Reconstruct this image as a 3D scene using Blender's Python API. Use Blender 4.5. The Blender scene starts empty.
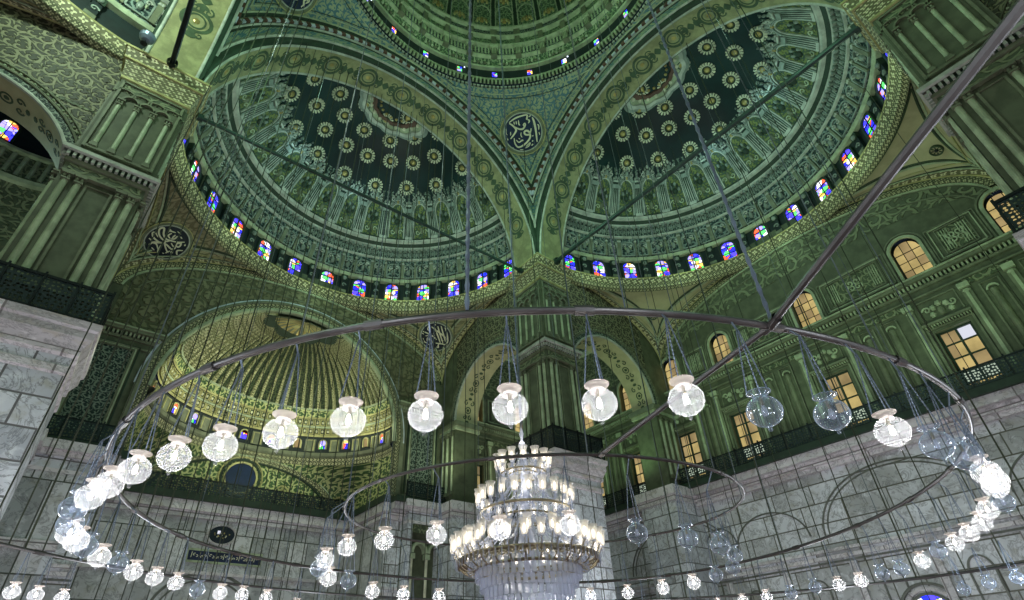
import bpy, math, random
import numpy as np
from mathutils import Matrix, Vector
random.seed(7); rng = np.random.default_rng(7)
PI = math.pi; R_ = math.radians
S = bpy.context.scene
COL = S.collection
H = 21.6          # height of the arch springing above the floor; structure is modelled relative to it

# ------------------------------------------------------------------ camera, world, lights, exposure
cam_d = bpy.data.cameras.new('camera'); cam = bpy.data.objects.new('camera', cam_d); COL.objects.link(cam)
cam_d.sensor_width = 36; cam_d.lens = 541.688 / 1024 * 36; cam_d.clip_end = 300; cam_d.clip_start = 0.05
_y, _t, _ro = R_(40.226), R_(35.903), R_(-2.839)
_fh = np.array([math.sin(_y), math.cos(_y), 0]); _r = np.array([math.cos(_y), -math.sin(_y), 0])
_F = _fh * math.cos(_t) + np.array([0, 0, math.sin(_t)]); _U = -_fh * math.sin(_t) + np.array([0, 0, math.cos(_t)])
_X = _r * math.cos(_ro) + _U * math.sin(_ro) ; _Y = -_r * math.sin(_ro) + _U * math.cos(_ro)
m = Matrix.Identity(4)
for i in range(3):
    m[i][0] = _X[i]; m[i][1] = _Y[i]; m[i][2] = -_F[i]
m[0][3], m[1][3], m[2][3] = -7.591, -8.136, -20.025 + H
cam.matrix_world = m
S.camera = cam
S.view_settings.view_transform = 'Standard'; S.view_settings.look = 'None'
S.view_settings.gamma = 1; S.view_settings.use_curve_mapping = False
S.view_settings.exposure = 0.0
w = bpy.data.worlds.new('night'); S.world = w; w.use_nodes = True
w.node_tree.nodes['Background'].inputs[0].default_value = (0.02, 0.03, 0.05, 1)
w.node_tree.nodes['Background'].inputs[1].default_value = 0.3
S.cycles.max_bounces = 6; S.cycles.diffuse_bounces = 3; S.cycles.glossy_bounces = 2
S.cycles.transparent_max_bounces = 14; S.cycles.transmission_bounces = 2
S.cycles.use_denoising = True; S.cycles.sample_clamp_indirect = 3.0
S.cycles.caustics_reflective = False; S.cycles.caustics_refractive = False

LG = (0.62, 1.0, 0.50)      # green flood lamps
LT = (0.40, 1.0, 0.74)      # bluish green flood lamps
LW = (1.0, 0.93, 0.86)      # bulbs
def light(x, y, z, power, col, size=0.25, spot=None, aim=None):
    d = bpy.data.lights.new('flood_or_fill_lamp', 'SPOT' if spot else 'POINT'); d.energy = power; d.color = col; d.shadow_soft_size = size  # name shared by the floods and the added unseen fill lights
    o = bpy.data.objects.new('flood_or_fill_lamp', d); COL.objects.link(o); o.location = (x, y, z + H)
    if spot:
        d.spot_size = R_(spot); d.spot_blend = 0.8
        o.rotation_euler = (Vector(aim) - Vector((x, y, z))).to_track_quat('-Z', 'Y').to_euler()
    return o
K = 1.0
GW = (0.80, 1.0, 0.74)
# unseen floods floating inside the half domes, evening the light on the niches
for az in (-60, -20, 20, 60):
    a = R_(az)
    for sw in (0, 1):
        x, y = 4.6 * math.sin(a), 10.1 + 4.6 * math.cos(a)
        if sw: x, y = y, x
        light(x, y, 3.4, 62 * K, (0.50, 1.0, 0.86), 0.5)
for az in (-70, -35, 0, 35, 70):
    a = R_(az)
    for sw in (0, 1):
        x, y = 8.0 * math.sin(a), 10.1 + 8.0 * math.cos(a)
        if sw: x, y = y, x
        light(x, y, -0.2, 34 * K, (0.66, 1.0, 0.66), 0.3)
for az, e in ((4.5, 46), (-36, 45)):
    for sw in (0, 1):
        rr = 8.3 * math.cos(R_(e)); x, y, z = rr * math.sin(R_(az)), 10.1 + rr * math.cos(R_(az)), 8.3 * math.sin(R_(e))
        if sw: x, y = y, x
        light(x, y, z, 16 * K, (0.45, 0.85, 1.0), 0.25)
for a in range(0, 360, 45):
    light(5.6 * math.cos(R_(a)), 5.6 * math.sin(R_(a)), 12.2, 72 * K, (0.55, 1.0, 0.62), 0.5)
light(-13.6, 4.5, 2.0, 1500 * K, (0.75, 1.0, 0.78), 0.4); light(-14, -4, 3.5, 300 * K, (0.7, 1.0, 0.7), 0.4)
light(2, -14, 3.5, 300 * K, (0.7, 1.0, 0.7), 0.4)
# unseen floods floating inward of the four great capitals, lighting the arches and pendentives
for sx, sy in ((1, 1), (-1, 1), (1, -1), (-1, -1)):
    light(sx * 6.6, sy * 6.6, 1.0, 270 * K, (0.50, 1.0, 0.66), 0.4)
# unseen floods floating out from the gallery ledges, thrown up at the walls
for y in (-15, -9, -4, 1, 6, 11, 15.5):
    light(16.0, y, -10.6, 185 * K, (0.58, 1.0, 0.52), 0.4, 125, (19.4, y, -4.0))
for x in (-14, 8.2, 14):
    light(x, 16.4, -10.6, 300 * K, (0.92, 1.0, 0.72), 0.4, 125, (x, 19.4, -4.0))
light(0, 13.5, -9.0, 400 * K, (0.84, 1.0, 0.72), 0.6, 110, (0, 19.5, 0))  # unseen fill spot floating before the apse, added to lift its arch
# added unseen lights low under the widest hoop, to brighten the marble
for a in range(0, 360, 30):
    light(10.9 * math.cos(R_(a)), 10.9 * math.sin(R_(a)), -18.9, 350 * K, (0.86, 0.92, 1.0), 0.5)
# apse floods
for x in (-4.2, -1.4, 1.4, 4.2):
    light(x, 22.0 - 0.07 * x * x, -6.9, 85 * K, (0.96, 1.0, 0.72), 0.2)
light(0, 20.8, -10.6, 190 * K, (0.88, 1.0, 0.70), 0.3, 140, (0, 23.5, -7))
# corner bays
for sx, sy in ((1, 1), (-1, 1), (1, -1)):
    light(sx * 14.4, sy * 14.4, -3.4, 110 * K, (0.6, 1.0, 0.85), 0.4)

# ------------------------------------------------------------------ materials
class NT:
    def __init__(s, name):
        s.m = bpy.data.materials.new(name); s.m.use_nodes = True; s.t = s.m.node_tree; s.t.nodes.clear()
        s.out = s.t.nodes.new('ShaderNodeOutputMaterial')
    def n(s, typ, **k):
        x = s.t.nodes.new(typ)
        for a, b in k.items(): setattr(x, a, b)
        return x
    def L(s, a, b): s.t.links.new(a, b)
    def put(s, sock, v):
        if isinstance(v, bpy.types.NodeSocket): s.L(v, sock)
        elif isinstance(v, (tuple, list)): sock.default_value = (*v, 1) if len(v) == 3 and sock.type == 'RGBA' else v
        else: sock.default_value = v
    def f(s, op, a, b=0.0, c=0.0):
        x = s.n('ShaderNodeMath', operation=op)
        for i, v in enumerate((a, b, c)): s.put(x.inputs[i], v)
        return x.outputs[0]
    def step(s, a, lo, hi):
        x = s.n('ShaderNodeMapRange', interpolation_type='SMOOTHSTEP')
        s.put(x.inputs[0], a); x.inputs[1].default_value = lo; x.inputs[2].default_value = hi
        return x.outputs[0]
    def mix(s, fac, a, b):
        x = s.n('ShaderNodeMix', data_type='RGBA'); s.put(x.inputs[0], fac); s.put(x.inputs[6], a); s.put(x.inputs[7], b); return x.outputs[2]
    def uv(s):
        x = s.n('ShaderNodeUVMap'); x.uv_map = 'UVMap'; q = s.n('ShaderNodeSeparateXYZ'); s.L(x.outputs[0], q.inputs[0])
        return x.outputs[0], q.outputs[0], q.outputs[1]
    def vec(s, a, b, c=0.0):
        x = s.n('ShaderNodeCombineXYZ'); s.put(x.inputs[0], a); s.put(x.inputs[1], b); s.put(x.inputs[2], c); return x.outputs[0]
    def noise(s, v, sc, det=3, rough=0.5, dist=0.0, col=False):
        x = s.n('ShaderNodeTexNoise'); s.put(x.inputs['Vector'], v); x.inputs['Scale'].default_value = sc
        x.inputs['Detail'].default_value = det; x.inputs['Roughness'].default_value = rough; x.inputs['Distortion'].default_value = dist
        return x.outputs[1 if col else 0]
    def scroll(s, v, sc, k=9.0, rnd=0.75):
        """leafy spiral scrollwork: a mask 0..1"""
        nz = s.n('ShaderNodeVectorMath', operation='SCALE'); nv = s.n('ShaderNodeVectorMath', operation='ADD')
        s.L(s.noise(v, sc * 1.3, 1, 0.5, 0, True), nz.inputs[0]); nz.inputs['Scale'].default_value = 0.28 / sc
        s.put(nv.inputs[0], v); s.L(nz.outputs[0], nv.inputs[1])
        vo = s.n('ShaderNodeTexVoronoi', voronoi_dimensions='2D'); s.L(nv.outputs[0], vo.inputs['Vector'])
        vo.inputs['Scale'].default_value = sc; vo.inputs['Randomness'].default_value = rnd
        # offset from the cell's centre
        su = s.n('ShaderNodeVectorMath', operation='SUBTRACT'); s.L(nv.outputs[0], su.inputs[0]); s.L(vo.outputs['Position'], su.inputs[1])
        sp = s.n('ShaderNodeSeparateXYZ'); s.L(su.outputs[0], sp.inputs[0])
        ang = s.f('ARCTAN2', sp.outputs[1], sp.outputs[0])
        d = vo.outputs['Distance']
        spiral = s.f('SINE', s.f('ADD', ang, s.f('MULTIPLY', d, k)))
        petals = s.f('SINE', s.f('ADD', s.f('MULTIPLY', ang, 5.0), s.f('MULTIPLY', d, -14.0)))
        a = s.step(spiral, 0.35, 0.8); b = s.f('MULTIPLY', s.step(petals, 0.3, 0.7), s.step(d, 0.26, 0.36))
        return s.f('MAXIMUM', a, b)
    def principled(s, col, rough=0.6, bump=None, bs=0.5, bd=0.03, spec=0.4, metal=0.0, coat=0.0):
        p = s.n('ShaderNodeBsdfPrincipled'); s.put(p.inputs['Base Color'], col); s.put(p.inputs['Roughness'], rough)
        p.inputs['Specular IOR Level'].default_value = spec; p.inputs['Metallic'].default_value = metal
        p.inputs['Coat Weight'].default_value = coat
        if bump is not None:
            b = s.n('ShaderNodeBump'); b.inputs['Strength'].default_value = bs; b.inputs['Distance'].default_value = bd
            s.L(bump, b.inputs['Height']); s.L(b.outputs[0], p.inputs['Normal'])
        s.L(p.outputs[0], s.out.inputs[0]); return s.m

def plain(name, col, rough=0.6, metal=0.0, spec=0.4, dirt=0.35, sc=2.0):
    t = NT(name); c = t.n('ShaderNodeTexCoord').outputs['Object']
    nz = t.noise(c, sc, 4, 0.6)
    dk = tuple(x * (1 - dirt) for x in col)
    return t.principled(t.mix(t.step(nz, 0.35, 0.65), dk, col), rough, nz, 0.15, 0.02, spec, metal)
def relief(name, base, line, sc, bs=0.9, bd=0.08, rough=0.6, k=9.0, rnd=0.75, veins=0.3):
    t = NT(name); v, U, V = t.uv(); mk = t.scroll(v, sc, k, rnd)
    nz = t.noise(v, 0.7, 3)
    b2 = t.mix(t.step(nz, 0.3, 0.7), tuple(x * (1 - veins) for x in base), base)
    return t.principled(t.mix(mk, b2, line), rough, mk, bs, bd)
def fret(name, base, line, sc, rough=0.55):
    """small repeated ornament along a band: rosettes and lozenges in rows"""
    t = NT(name); v, U, V = t.uv()
    fu = t.f('SUBTRACT', t.f('FRACT', t.f('MULTIPLY', U, sc)), 0.5); fv = t.f('SUBTRACT', t.f('FRACT', t.f('MULTIPLY', V, sc)), 0.5)
    d = t.f('SQRT', t.f('ADD', t.f('MULTIPLY', fu, fu), t.f('MULTIPLY', fv, fv)))
    a = t.f('ARCTAN2', fv, fu)
    flower = t.step(t.f('SUBTRACT', t.f('ADD', 0.3, t.f('MULTIPLY', t.f('SINE', t.f('MULTIPLY', a, 4.0)), 0.11)), d), -0.03, 0.03)
    eye = t.step(d, 0.07, 0.11)
    cr = t.step(t.f('ADD', t.f('ABSOLUTE', fu), t.f('ABSOLUTE', fv)), 0.82, 0.88)
    mk = t.f('MAXIMUM', t.f('MULTIPLY', flower, eye), cr)
    mk = t.f('MULTIPLY', mk, t.step(t.noise(v, sc * 3, 2), 0.25, 0.5))
    return t.principled(t.mix(mk, base, line), rough, mk, 0.8, 0.05)
def marble(name, light_c, dark_c, bw=1.3, bh=0.62, mortar=(0.10, 0.11, 0.10), vein=0.5, rough=0.35):
    t = NT(name); v, U, V = t.uv()
    br = t.n('ShaderNodeTexBrick'); t.L(v, br.inputs['Vector'])
    br.offset = 0.37; br.squash = 0.62; br.squash_frequency = 3
    br.inputs['Scale'].default_value = 1.0; br.inputs['Brick Width'].default_value = bw; br.inputs['Row Height'].default_value = bh
    br.inputs['Mortar Size'].default_value = 0.03; br.inputs['Mortar Smooth'].default_value = 0.3
    br.inputs['Color1'].default_value = (0, 0, 0, 1); br.inputs['Color2'].default_value = (1, 1, 1, 1); br.inputs['Mortar'].default_value = (0.5, 0.5, 0.5, 1)
    br.inputs['Bias'].default_value = 0
    # veins, their course shifted block by block
    sh = t.n('ShaderNodeVectorMath', operation='ADD'); sc_ = t.n('ShaderNodeVectorMath', operation='SCALE'); t.L(br.outputs[0], sc_.inputs[0]); sc_.inputs['Scale'].default_value = 31.0
    t.L(v, sh.inputs[0]); t.L(sc_.outputs[0], sh.inputs[1])
    n1 = t.noise(sh.outputs[0], 1.5, 7, 0.68, 1.1)
    vein_m = t.f('SUBTRACT', 1.0, t.step(t.f('ABSOLUTE', t.f('SUBTRACT', n1, 0.5)), 0.0, 0.035))
    n2 = t.noise(sh.outputs[0], 0.6, 3)
    tone = t.f('ADD', t.f('MULTIPLY', n2, 0.6), t.f('MULTIPLY', br.outputs[0], 0.5))
    c = t.mix(t.step(tone, 0.2, 0.85), dark_c, light_c)
    n3 = t.noise(sh.outputs[0], 2.3, 5, 0.6)
    c = t.mix(t.f('MULTIPLY', t.step(n3, 0.52, 0.72), 0.55), c, (dark_c[0] * .85, dark_c[1] * .78, dark_c[2] * .55))
    c = t.mix(t.f('MULTIPLY', t.step(n3, 0.46, 0.28), 0.6), c, tuple(min(1, x * 1.25) for x in light_c))
    c = t.mix(t.f('MULTIPLY', vein_m, vein), c, tuple(x * 0.35 for x in dark_c))
    c = t.mix(br.outputs[1], c, mortar)
    h = t.f('SUBTRACT', t.f('MULTIPLY', n1, 0.3), br.outputs[1])
    return t.principled(c, rough, h, 0.6, 0.03)
def emis(name, col, st, tex=0):
    t = NT(name); e = t.n('ShaderNodeEmission'); e.inputs[1].default_value = st
    if tex:
        c = t.n('ShaderNodeTexCoord').outputs['Object']; nz = t.noise(c, tex, 4)
        t.L(t.mix(t.step(nz, 0.3, 0.7), tuple(x * 0.6 for x in col), col), e.inputs[0])
    else: e.inputs[0].default_value = (*col, 1)
    t.L(e.outputs[0], t.out.inputs[0]); return t.m
def stained(name, seed):
    """lit stained glass: small panes of blue, white, red, green and amber between leads"""
    t = NT(name); v, U, V = t.uv()
    vo = t.n('ShaderNodeTexVoronoi', voronoi_dimensions='3D'); mp = t.vec(U, V, seed * 3.7); t.L(mp, vo.inputs['Vector']); vo.inputs['Scale'].default_value = 4.0
    ve = t.n('ShaderNodeTexVoronoi', voronoi_dimensions='3D', feature='DISTANCE_TO_EDGE'); t.L(mp, ve.inputs['Vector']); ve.inputs['Scale'].default_value = 4.0
    sp = t.n('ShaderNodeSeparateColor'); t.L(vo.outputs['Color'], sp.inputs[0])
    rp = t.n('ShaderNodeValToRGB'); rp.color_ramp.interpolation = 'CONSTANT'; t.L(sp.outputs[0], rp.inputs[0])
    cols = [(0.02, 0.03, 0.9), (0.95, 0.95, 1.0), (0.08, 0.06, 1.0), (0.95, 0.12, 0.05), (0.05, 0.05, 0.95), (0.1, 0.8, 0.15), (0.98, 0.62, 0.12), (0.35, 0.3, 1.0)]
    el = rp.color_ramp.elements
    while len(el) < len(cols): el.new(0.5)
    for i, c in enumerate(cols): el[i].position = i / len(cols); el[i].color = (*c, 1)
    st = t.f('MULTIPLY', t.step(ve.outputs['Distance'], 0.01, 0.06), 2.2)
    e = t.n('ShaderNodeEmission'); t.L(rp.outputs[0], e.inputs[0]); t.L(st, e.inputs[1]); t.L(e.outputs[0], t.out.inputs[0]); return t.m
def thin_glass(name, tint, body, refl=1.0, rim=0.0, bcol=(0.9, 0.93, 1)):
    """thin blown glass: see-through in the middle, milky and reflective toward the rim"""
    t = NT(name); lw = t.n('ShaderNodeLayerWeight'); lw.inputs[0].default_value = 0.5; fc = t.f('POWER', lw.outputs['Facing'], 3.0)
    tr = t.n('ShaderNodeBsdfTransparent'); tr.inputs[0].default_value = (*tint, 1)
    gl = t.n('ShaderNodeBsdfGlossy'); gl.inputs['Roughness'].default_value = 0.12
    tl = t.n('ShaderNodeBsdfTranslucent'); tl.inputs[0].default_value = (*bcol, 1)
    df = t.n('ShaderNodeBsdfDiffuse'); df.inputs[0].default_value = (*bcol, 1)
    m1 = t.n('ShaderNodeMixShader'); m1.inputs[0].default_value = 0.4; t.L(tl.outputs[0], m1.inputs[1]); t.L(df.outputs[0], m1.inputs[2])
    m2 = t.n('ShaderNodeMixShader'); t.L(t.f('ADD', body, t.f('MULTIPLY', fc, rim)), m2.inputs[0]); t.L(tr.outputs[0], m2.inputs[1]); t.L(m1.outputs[0], m2.inputs[2])
    m3 = t.n('ShaderNodeMixShader'); t.L(t.f('ADD', 0.03 * min(refl, 1.5), t.f('MULTIPLY', fc, 0.3 * refl)), m3.inputs[0]); t.L(m2.outputs[0], m3.inputs[1]); t.L(gl.outputs[0], m3.inputs[2])
    t.L(m3.outputs[0], t.out.inputs[0]); return t.m

M = {}
M['olive'] = relief('carved olive plaster', (0.20, 0.20, 0.11), (0.085, 0.09, 0.045), 1.25, 1.0, 0.10)
M['spandrel'] = relief('dark carved spandrel', (0.055, 0.06, 0.035), (0.24, 0.24, 0.14), 2.1, 1.0, 0.08)
M['lunette'] = relief('large carved green arabesque', (0.10, 0.12, 0.07), (0.20, 0.235, 0.135), 1.05, 1.0, 0.12, 0.6, 11.0)
M['green_wall'] = plain('green painted wall', (0.112, 0.132, 0.078), 0.6)
M['green_relief'] = relief('carved green plaster', (0.09, 0.12, 0.065), (0.215, 0.25, 0.14), 1.8, 1.0, 0.09)
M['green_dark'] = plain('dark green fillet', (0.025, 0.05, 0.03), 0.6)
M['green_mid'] = plain('mid green moulding', (0.185, 0.21, 0.13), 0.5)
M['green_light'] = plain('pale green moulding', (0.42, 0.50, 0.32), 0.5)
M['white'] = plain('off white moulding', (0.50, 0.54, 0.46), 0.5)
M['gold'] = fret('gilded fret band', (0.13, 0.125, 0.06), (0.70, 0.66, 0.40), 2.6)
M['gold_fine'] = fret('fine gilded fret band', (0.10, 0.11, 0.055), (0.62, 0.60, 0.36), 4.6)
M['gold_plain'] = plain('gilded moulding', (0.48, 0.46, 0.20), 0.45, 0.2)
M['cream'] = plain('veined yellow panel', (0.50, 0.48, 0.28), 0.6, 0.0, 0.3, 0.18, 1.2)
M['pend'] = relief('painted pendentive', (0.34, 0.40, 0.26), (0.07, 0.17, 0.21), 2.1, 0.3, 0.03, 0.5, 8.0, 0.9)
M['pendb'] = relief('gilded scroll panel', (0.38, 0.37, 0.21), (0.17, 0.17, 0.085), 2.0, 0.7, 0.05)
M['soffit'] = plain('olive arch soffit', (0.33, 0.33, 0.16), 0.55)
M['soffit_line'] = plain('dark green painted ornament', (0.06, 0.10, 0.05), 0.6)
M['navy'] = plain('dark blue roundel', (0.012, 0.025, 0.075), 0.35)
M['ink'] = plain('blue black roundel', (0.012, 0.02, 0.035), 0.35)
M['letter'] = plain('pale gilt lettering', (0.78, 0.76, 0.55), 0.45, 0.0, 0.4, 0.1)
M['brown'] = plain('red brown block', (0.13, 0.065, 0.045), 0.6)
M['bluewhite'] = plain('bluish white bar', (0.66, 0.74, 0.84), 0.5)
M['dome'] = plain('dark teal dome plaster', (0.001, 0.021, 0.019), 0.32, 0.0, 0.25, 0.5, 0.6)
M['dome_green'] = relief('main dome panel', (0.07, 0.13, 0.07), (0.24, 0.33, 0.18), 2.2, 0.9, 0.08)
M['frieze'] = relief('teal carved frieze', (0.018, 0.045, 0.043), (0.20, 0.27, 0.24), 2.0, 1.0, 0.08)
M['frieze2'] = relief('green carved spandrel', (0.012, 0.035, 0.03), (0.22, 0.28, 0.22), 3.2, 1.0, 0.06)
M['niche_back'] = relief('olive niche field', (0.20, 0.24, 0.07), (0.05, 0.09, 0.06), 2.2, 0.9, 0.08)
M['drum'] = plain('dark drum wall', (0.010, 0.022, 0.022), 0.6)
M['crest'] = plain('silvery carved crest', (0.27, 0.33, 0.28), 0.45)
M['rose_white'] = plain('cream rosette petals', (0.72, 0.72, 0.52), 0.5)
M['rose_gold'] = plain('gilt rosette boss', (0.50, 0.40, 0.15), 0.35, 0.5)
M['apse_rib'] = relief('gilded apse rib', (0.38, 0.40, 0.19), (0.80, 0.78, 0.46), 4.2, 0.9, 0.05)
M['apse_gap'] = relief('green apse groove', (0.02, 0.045, 0.02), (0.09, 0.12, 0.05), 3.2, 0.8, 0.05)
M['apse_scroll'] = relief('green and gold apse scroll', (0.06, 0.13, 0.045), (0.50, 0.54, 0.24), 1.9, 0.8, 0.05)
M['marble'] = marble('grey veined marble blocks', (0.72, 0.74, 0.77), (0.36, 0.37, 0.36), 1.9, 0.85, (0.12, 0.12, 0.09), 0.6)
M['marble_v'] = marble('upright marble slabs', (0.70, 0.71, 0.72), (0.36, 0.38, 0.38), 1.0, 3.2, (0.08, 0.09, 0.07), 0.6)
M['marble_pier'] = marble('pale marble pier blocks', (0.76, 0.79, 0.83), (0.46, 0.49, 0.53), 1.15, 0.8, (0.16, 0.16, 0.16), 0.7)
M['marble_corn'] = marble('pinkish marble cornice', (0.78, 0.75, 0.76), (0.50, 0.48, 0.49), 2.4, 3.0, (0.24, 0.22, 0.22), 0.6)
M['marble_line'] = plain('dark marble moulding', (0.17, 0.18, 0.15), 0.5)
M['iron'] = plain('dark iron', (0.022, 0.028, 0.032), 0.4, 0.6)
M['steel'] = plain('grey painted steel', (0.085, 0.082, 0.08), 0.35, 0.4)
M['cable'] = plain('steel cable', (0.16, 0.20, 0.22), 0.4, 0.4)
M['wire'] = plain('thin dark cable', (0.045, 0.055, 0.03), 0.6, 0.0)
M['chain'] = plain('blued chain', (0.20, 0.25, 0.33), 0.4, 0.4)
M['tie'] = plain('green painted iron', (0.03, 0.07, 0.055), 0.45, 0.2)
M['pane'] = emis('lamplit window pane', (0.86, 0.66, 0.26), 0.72, 1.2)
M['pane_d'] = emis('dim lamplit window pane', (0.70, 0.52, 0.24), 0.6, 1.2)
M['pane_w'] = emis('white lit window pane', (0.85, 0.88, 1.0), 0.85)
M['pane_g'] = emis('pale green lit window pane', (0.70, 0.85, 0.66), 0.62)
for i in range(5): M['st%d' % i] = stained('stained glass %d' % i, i + 1)
M['bead_w'] = emis('small white dome lamp', (0.7, 0.8, 1.0), 3.0)
M['bulb'] = emis('lit bulb', (1.0, 0.93, 0.82), 26.0)
M['bulb_off'] = thin_glass('unlit bulb glass', (0.9, 0.93, 1), 0.2)
M['candle'] = emis('chandelier bulb', (1.0, 0.9, 0.74), 8.0)
M['globe'] = thin_glass('clear globe glass', (0.93, 0.96, 1.0), 0.07, 2.4, 0.9, (0.66, 0.80, 1.0))
M['globe_lit'] = thin_glass('lit globe glass', (0.97, 0.97, 0.98), 0.075, 0.10, 0.12)
M['collar'] = thin_glass('milky glass collar', (0.95, 0.92, 0.9), 0.5, 0.3, 0.2, (0.95, 0.88, 0.85))
M['shade'] = thin_glass('frosted tulip shade', (0.98, 0.96, 0.92), 0.42, 1.0, 0.2, (0.95, 0.92, 0.88))
M['crystal'] = thin_glass('cut crystal', (0.76, 0.80, 0.90), 0.34, 2.4, 0.3, (0.78, 0.82, 0.92))
M['brass'] = plain('dull brass', (0.34, 0.30, 0.20), 0.35, 0.8)
M['carpet'] = plain('red carpet', (0.16, 0.03, 0.025), 0.9)

# ------------------------------------------------------------------ mesh builder
def wallF(o, a, n):
    """flat frame: u along a, v up, w out along n"""
    o, a, n = (np.array(q, float) for q in (o, a, n))
    def F(u, v, w=0.0):
        u, v, w = np.broadcast_arrays(*(np.asarray(q, float) for q in (u, v, w)))
        return o + u[..., None] * a + v[..., None] * np.array([0, 0, 1.0]) + w[..., None] * n
    return F
class B:
    def __init__(s): s.V = []; s.nv = 0; s.Fc = []; s.UV = []; s.MI = []; s.mats = []
    def mi(s, m):
        if m not in s.mats: s.mats.append(m)
        return s.mats.index(m)
    def grid(s, P, U, mat, flip=False):
        P = np.asarray(P, float); mm, nn = P.shape[:2]; U = np.broadcast_to(np.asarray(U, float), (mm, nn, 2))
        i = np.arange(mm * nn).reshape(mm, nn)
        q = np.stack([i[:-1, :-1], i[1:, :-1], i[1:, 1:], i[:-1, 1:]], -1).reshape(-1, 4)
        if flip: q = q[:, ::-1]
        s.V.append(P.reshape(-1, 3)); s.Fc.append(q + s.nv); s.UV.append(U.reshape(-1, 2)[q].reshape(-1, 2)); s.nv += mm * nn
        s.MI.append(np.full(len(q), s.mi(mat)))
    def quadF(s, F, u0, u1, v0, v1, w, mat, nu=1, nv=1):
        u, v = np.meshgrid(np.linspace(u0, u1, nu + 1), np.linspace(v0, v1, nv + 1), indexing='ij')
        s.grid(F(u, v, w), np.stack([u, v], -1), mat)
    def box(s, F, u0, u1, v0, v1, w0, w1, mat, nu=1, nv=1):
        s.quadF(F, u0, u1, v0, v1, w1, mat, nu, nv)
        u = np.linspace(u0, u1, nu + 1); v = np.linspace(v0, v1, nv + 1)
        for vv in (v0, v1):
            uu, ww = np.meshgrid(u, [w0, w1], indexing='ij'); s.grid(F(uu, np.full_like(uu, vv), ww), np.stack([uu, vv + ww], -1), mat)
        for x in (u0, u1):
            vv, ww = np.meshgrid(v, [w0, w1], indexing='ij'); s.grid(F(np.full_like(vv, x), vv, ww), np.stack([x + ww, vv], -1), mat)
    def strip(s, F, path, hw, w0, w1, mat, uvs=1.0, peak=False):
        """raised band of half width hw along a 2-D path on the frame F"""
        p = np.asarray(path, float); t = np.gradient(p, axis=0); t /= np.maximum(np.linalg.norm(t, axis=1, keepdims=True), 1e-9)
        nrm = np.stack([-t[:, 1], t[:, 0]], 1); hw = np.broadcast_to(np.asarray(hw, float), (len(p),))
        offs = [(-1, w0), (-1, w1), (0, w1 * 1.5), (1, w1), (1, w0)] if peak else [(-1, w0), (-1, w1), (1, w1), (1, w0)]
        L = np.concatenate([[0], np.cumsum(np.linalg.norm(np.diff(p, axis=0), axis=1))])
        P = np.stack([F(p[:, 0] + nrm[:, 0] * o * hw, p[:, 1] + nrm[:, 1] * o * hw, w) for o, w in offs], 1)
        U = np.stack([np.stack([L, L * 0 + o * hw.mean() + w], 1) for o, w in offs], 1) * uvs
        s.grid(P, U, mat)
    def disc(s, F, cu, cv, r, w0, w1, mat, n=20, ry=None):
        ry = ry or r; a = np.linspace(0, 2 * PI, n + 1)
        rr = np.array([0.001, 1, 1]); ww = np.array([w1, w1, w0])
        U = cu + np.outer(rr, np.cos(a)) * r; V = cv + np.outer(rr, np.sin(a)) * ry
        s.grid(F(U, V, np.repeat(ww[:, None], n + 1, 1)), np.stack([U, V], -1), mat)
    def ring(s, F, cu, cv, r0, r1, w0, w1, mat, n=28, a0=0, a1=2 * PI, ry=1.0):
        a = np.linspace(a0, a1, n + 1); rr = np.array([r0, r0, (r0 + r1) / 2, r1, r1]); ww = np.array([w0, w1, w1 * 1.15, w1, w0])
        U = cu + np.outer(rr, np.cos(a)); V = cv + np.outer(rr, np.sin(a)) * ry
        A = np.broadcast_to(a * r1, U.shape)
        s.grid(F(U, V, np.repeat(ww[:, None], n + 1, 1)), np.stack([A, np.broadcast_to((rr + ww * .3)[:, None], U.shape)], -1), mat)
    def halfcol(s, F, u, v0, v1, r, mat, w0=0.0, n=6, taper=1.0):
        a = np.linspace(0, PI, n + 1); P = []; U = []
        for v, k in ((v0, 1.0), (v1, taper)):
            P.append(F(u + np.cos(a) * r * k, np.full(n + 1, v), w0 + np.sin(a) * r * k)); U.append(np.stack([a * r, np.full(n + 1, v)], 1))
        s.grid(np.stack(P), np.stack(U), mat)
    def blob(s, F, u, v, w, ru, rv, rw, mat, n=7, mm=4):
        a = np.linspace(0, 2 * PI, n + 1); e = np.linspace(0, PI / 2, mm)
        U = u + np.outer(np.cos(e), np.cos(a)) * ru; V = v + np.outer(np.cos(e), np.sin(a)) * rv
        W = w + np.repeat(np.sin(e)[:, None] * rw, n + 1, 1)
        s.grid(F(U, V, W), np.stack([U, V], -1), mat)
    def spiral(s, F, cu, cv, r, turns, hw, w0, w1, mat, sgn=1, a0=0.0, n=18):
        t = np.linspace(0, 1, n); a = a0 + sgn * t * turns * 2 * PI; rr = r * (1 - 0.86 * t)
        s.strip(F, np.stack([cu + rr * np.cos(a), cv + rr * np.sin(a)], 1), hw * (1 - .4 * t), w0, w1, mat)
    def revolve(s, prof, a0, a1, n, mat, c=(0, 0), ex=1.0, ey=1.0, uvr=None, z0=0.0):
        """prof: (r, z) points; a from a0 to a1 measured from +Y towards +X"""
        p = np.asarray(prof, float); a = np.linspace(a0, a1, n + 1)
        L = np.concatenate([[0], np.cumsum(np.linalg.norm(np.diff(p, axis=0), axis=1))]); ur = uvr or p[:, 0].max()
        P = np.stack([np.stack([c[0] + p[:, 0] * ex * math.sin(t), c[1] + p[:, 0] * ey * math.cos(t), p[:, 1] + z0], 1) for t in a])
        U = np.stack([np.stack([np.full(len(p), t * ur), L], 1) for t in a]); s.grid(P, U, mat)
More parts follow.
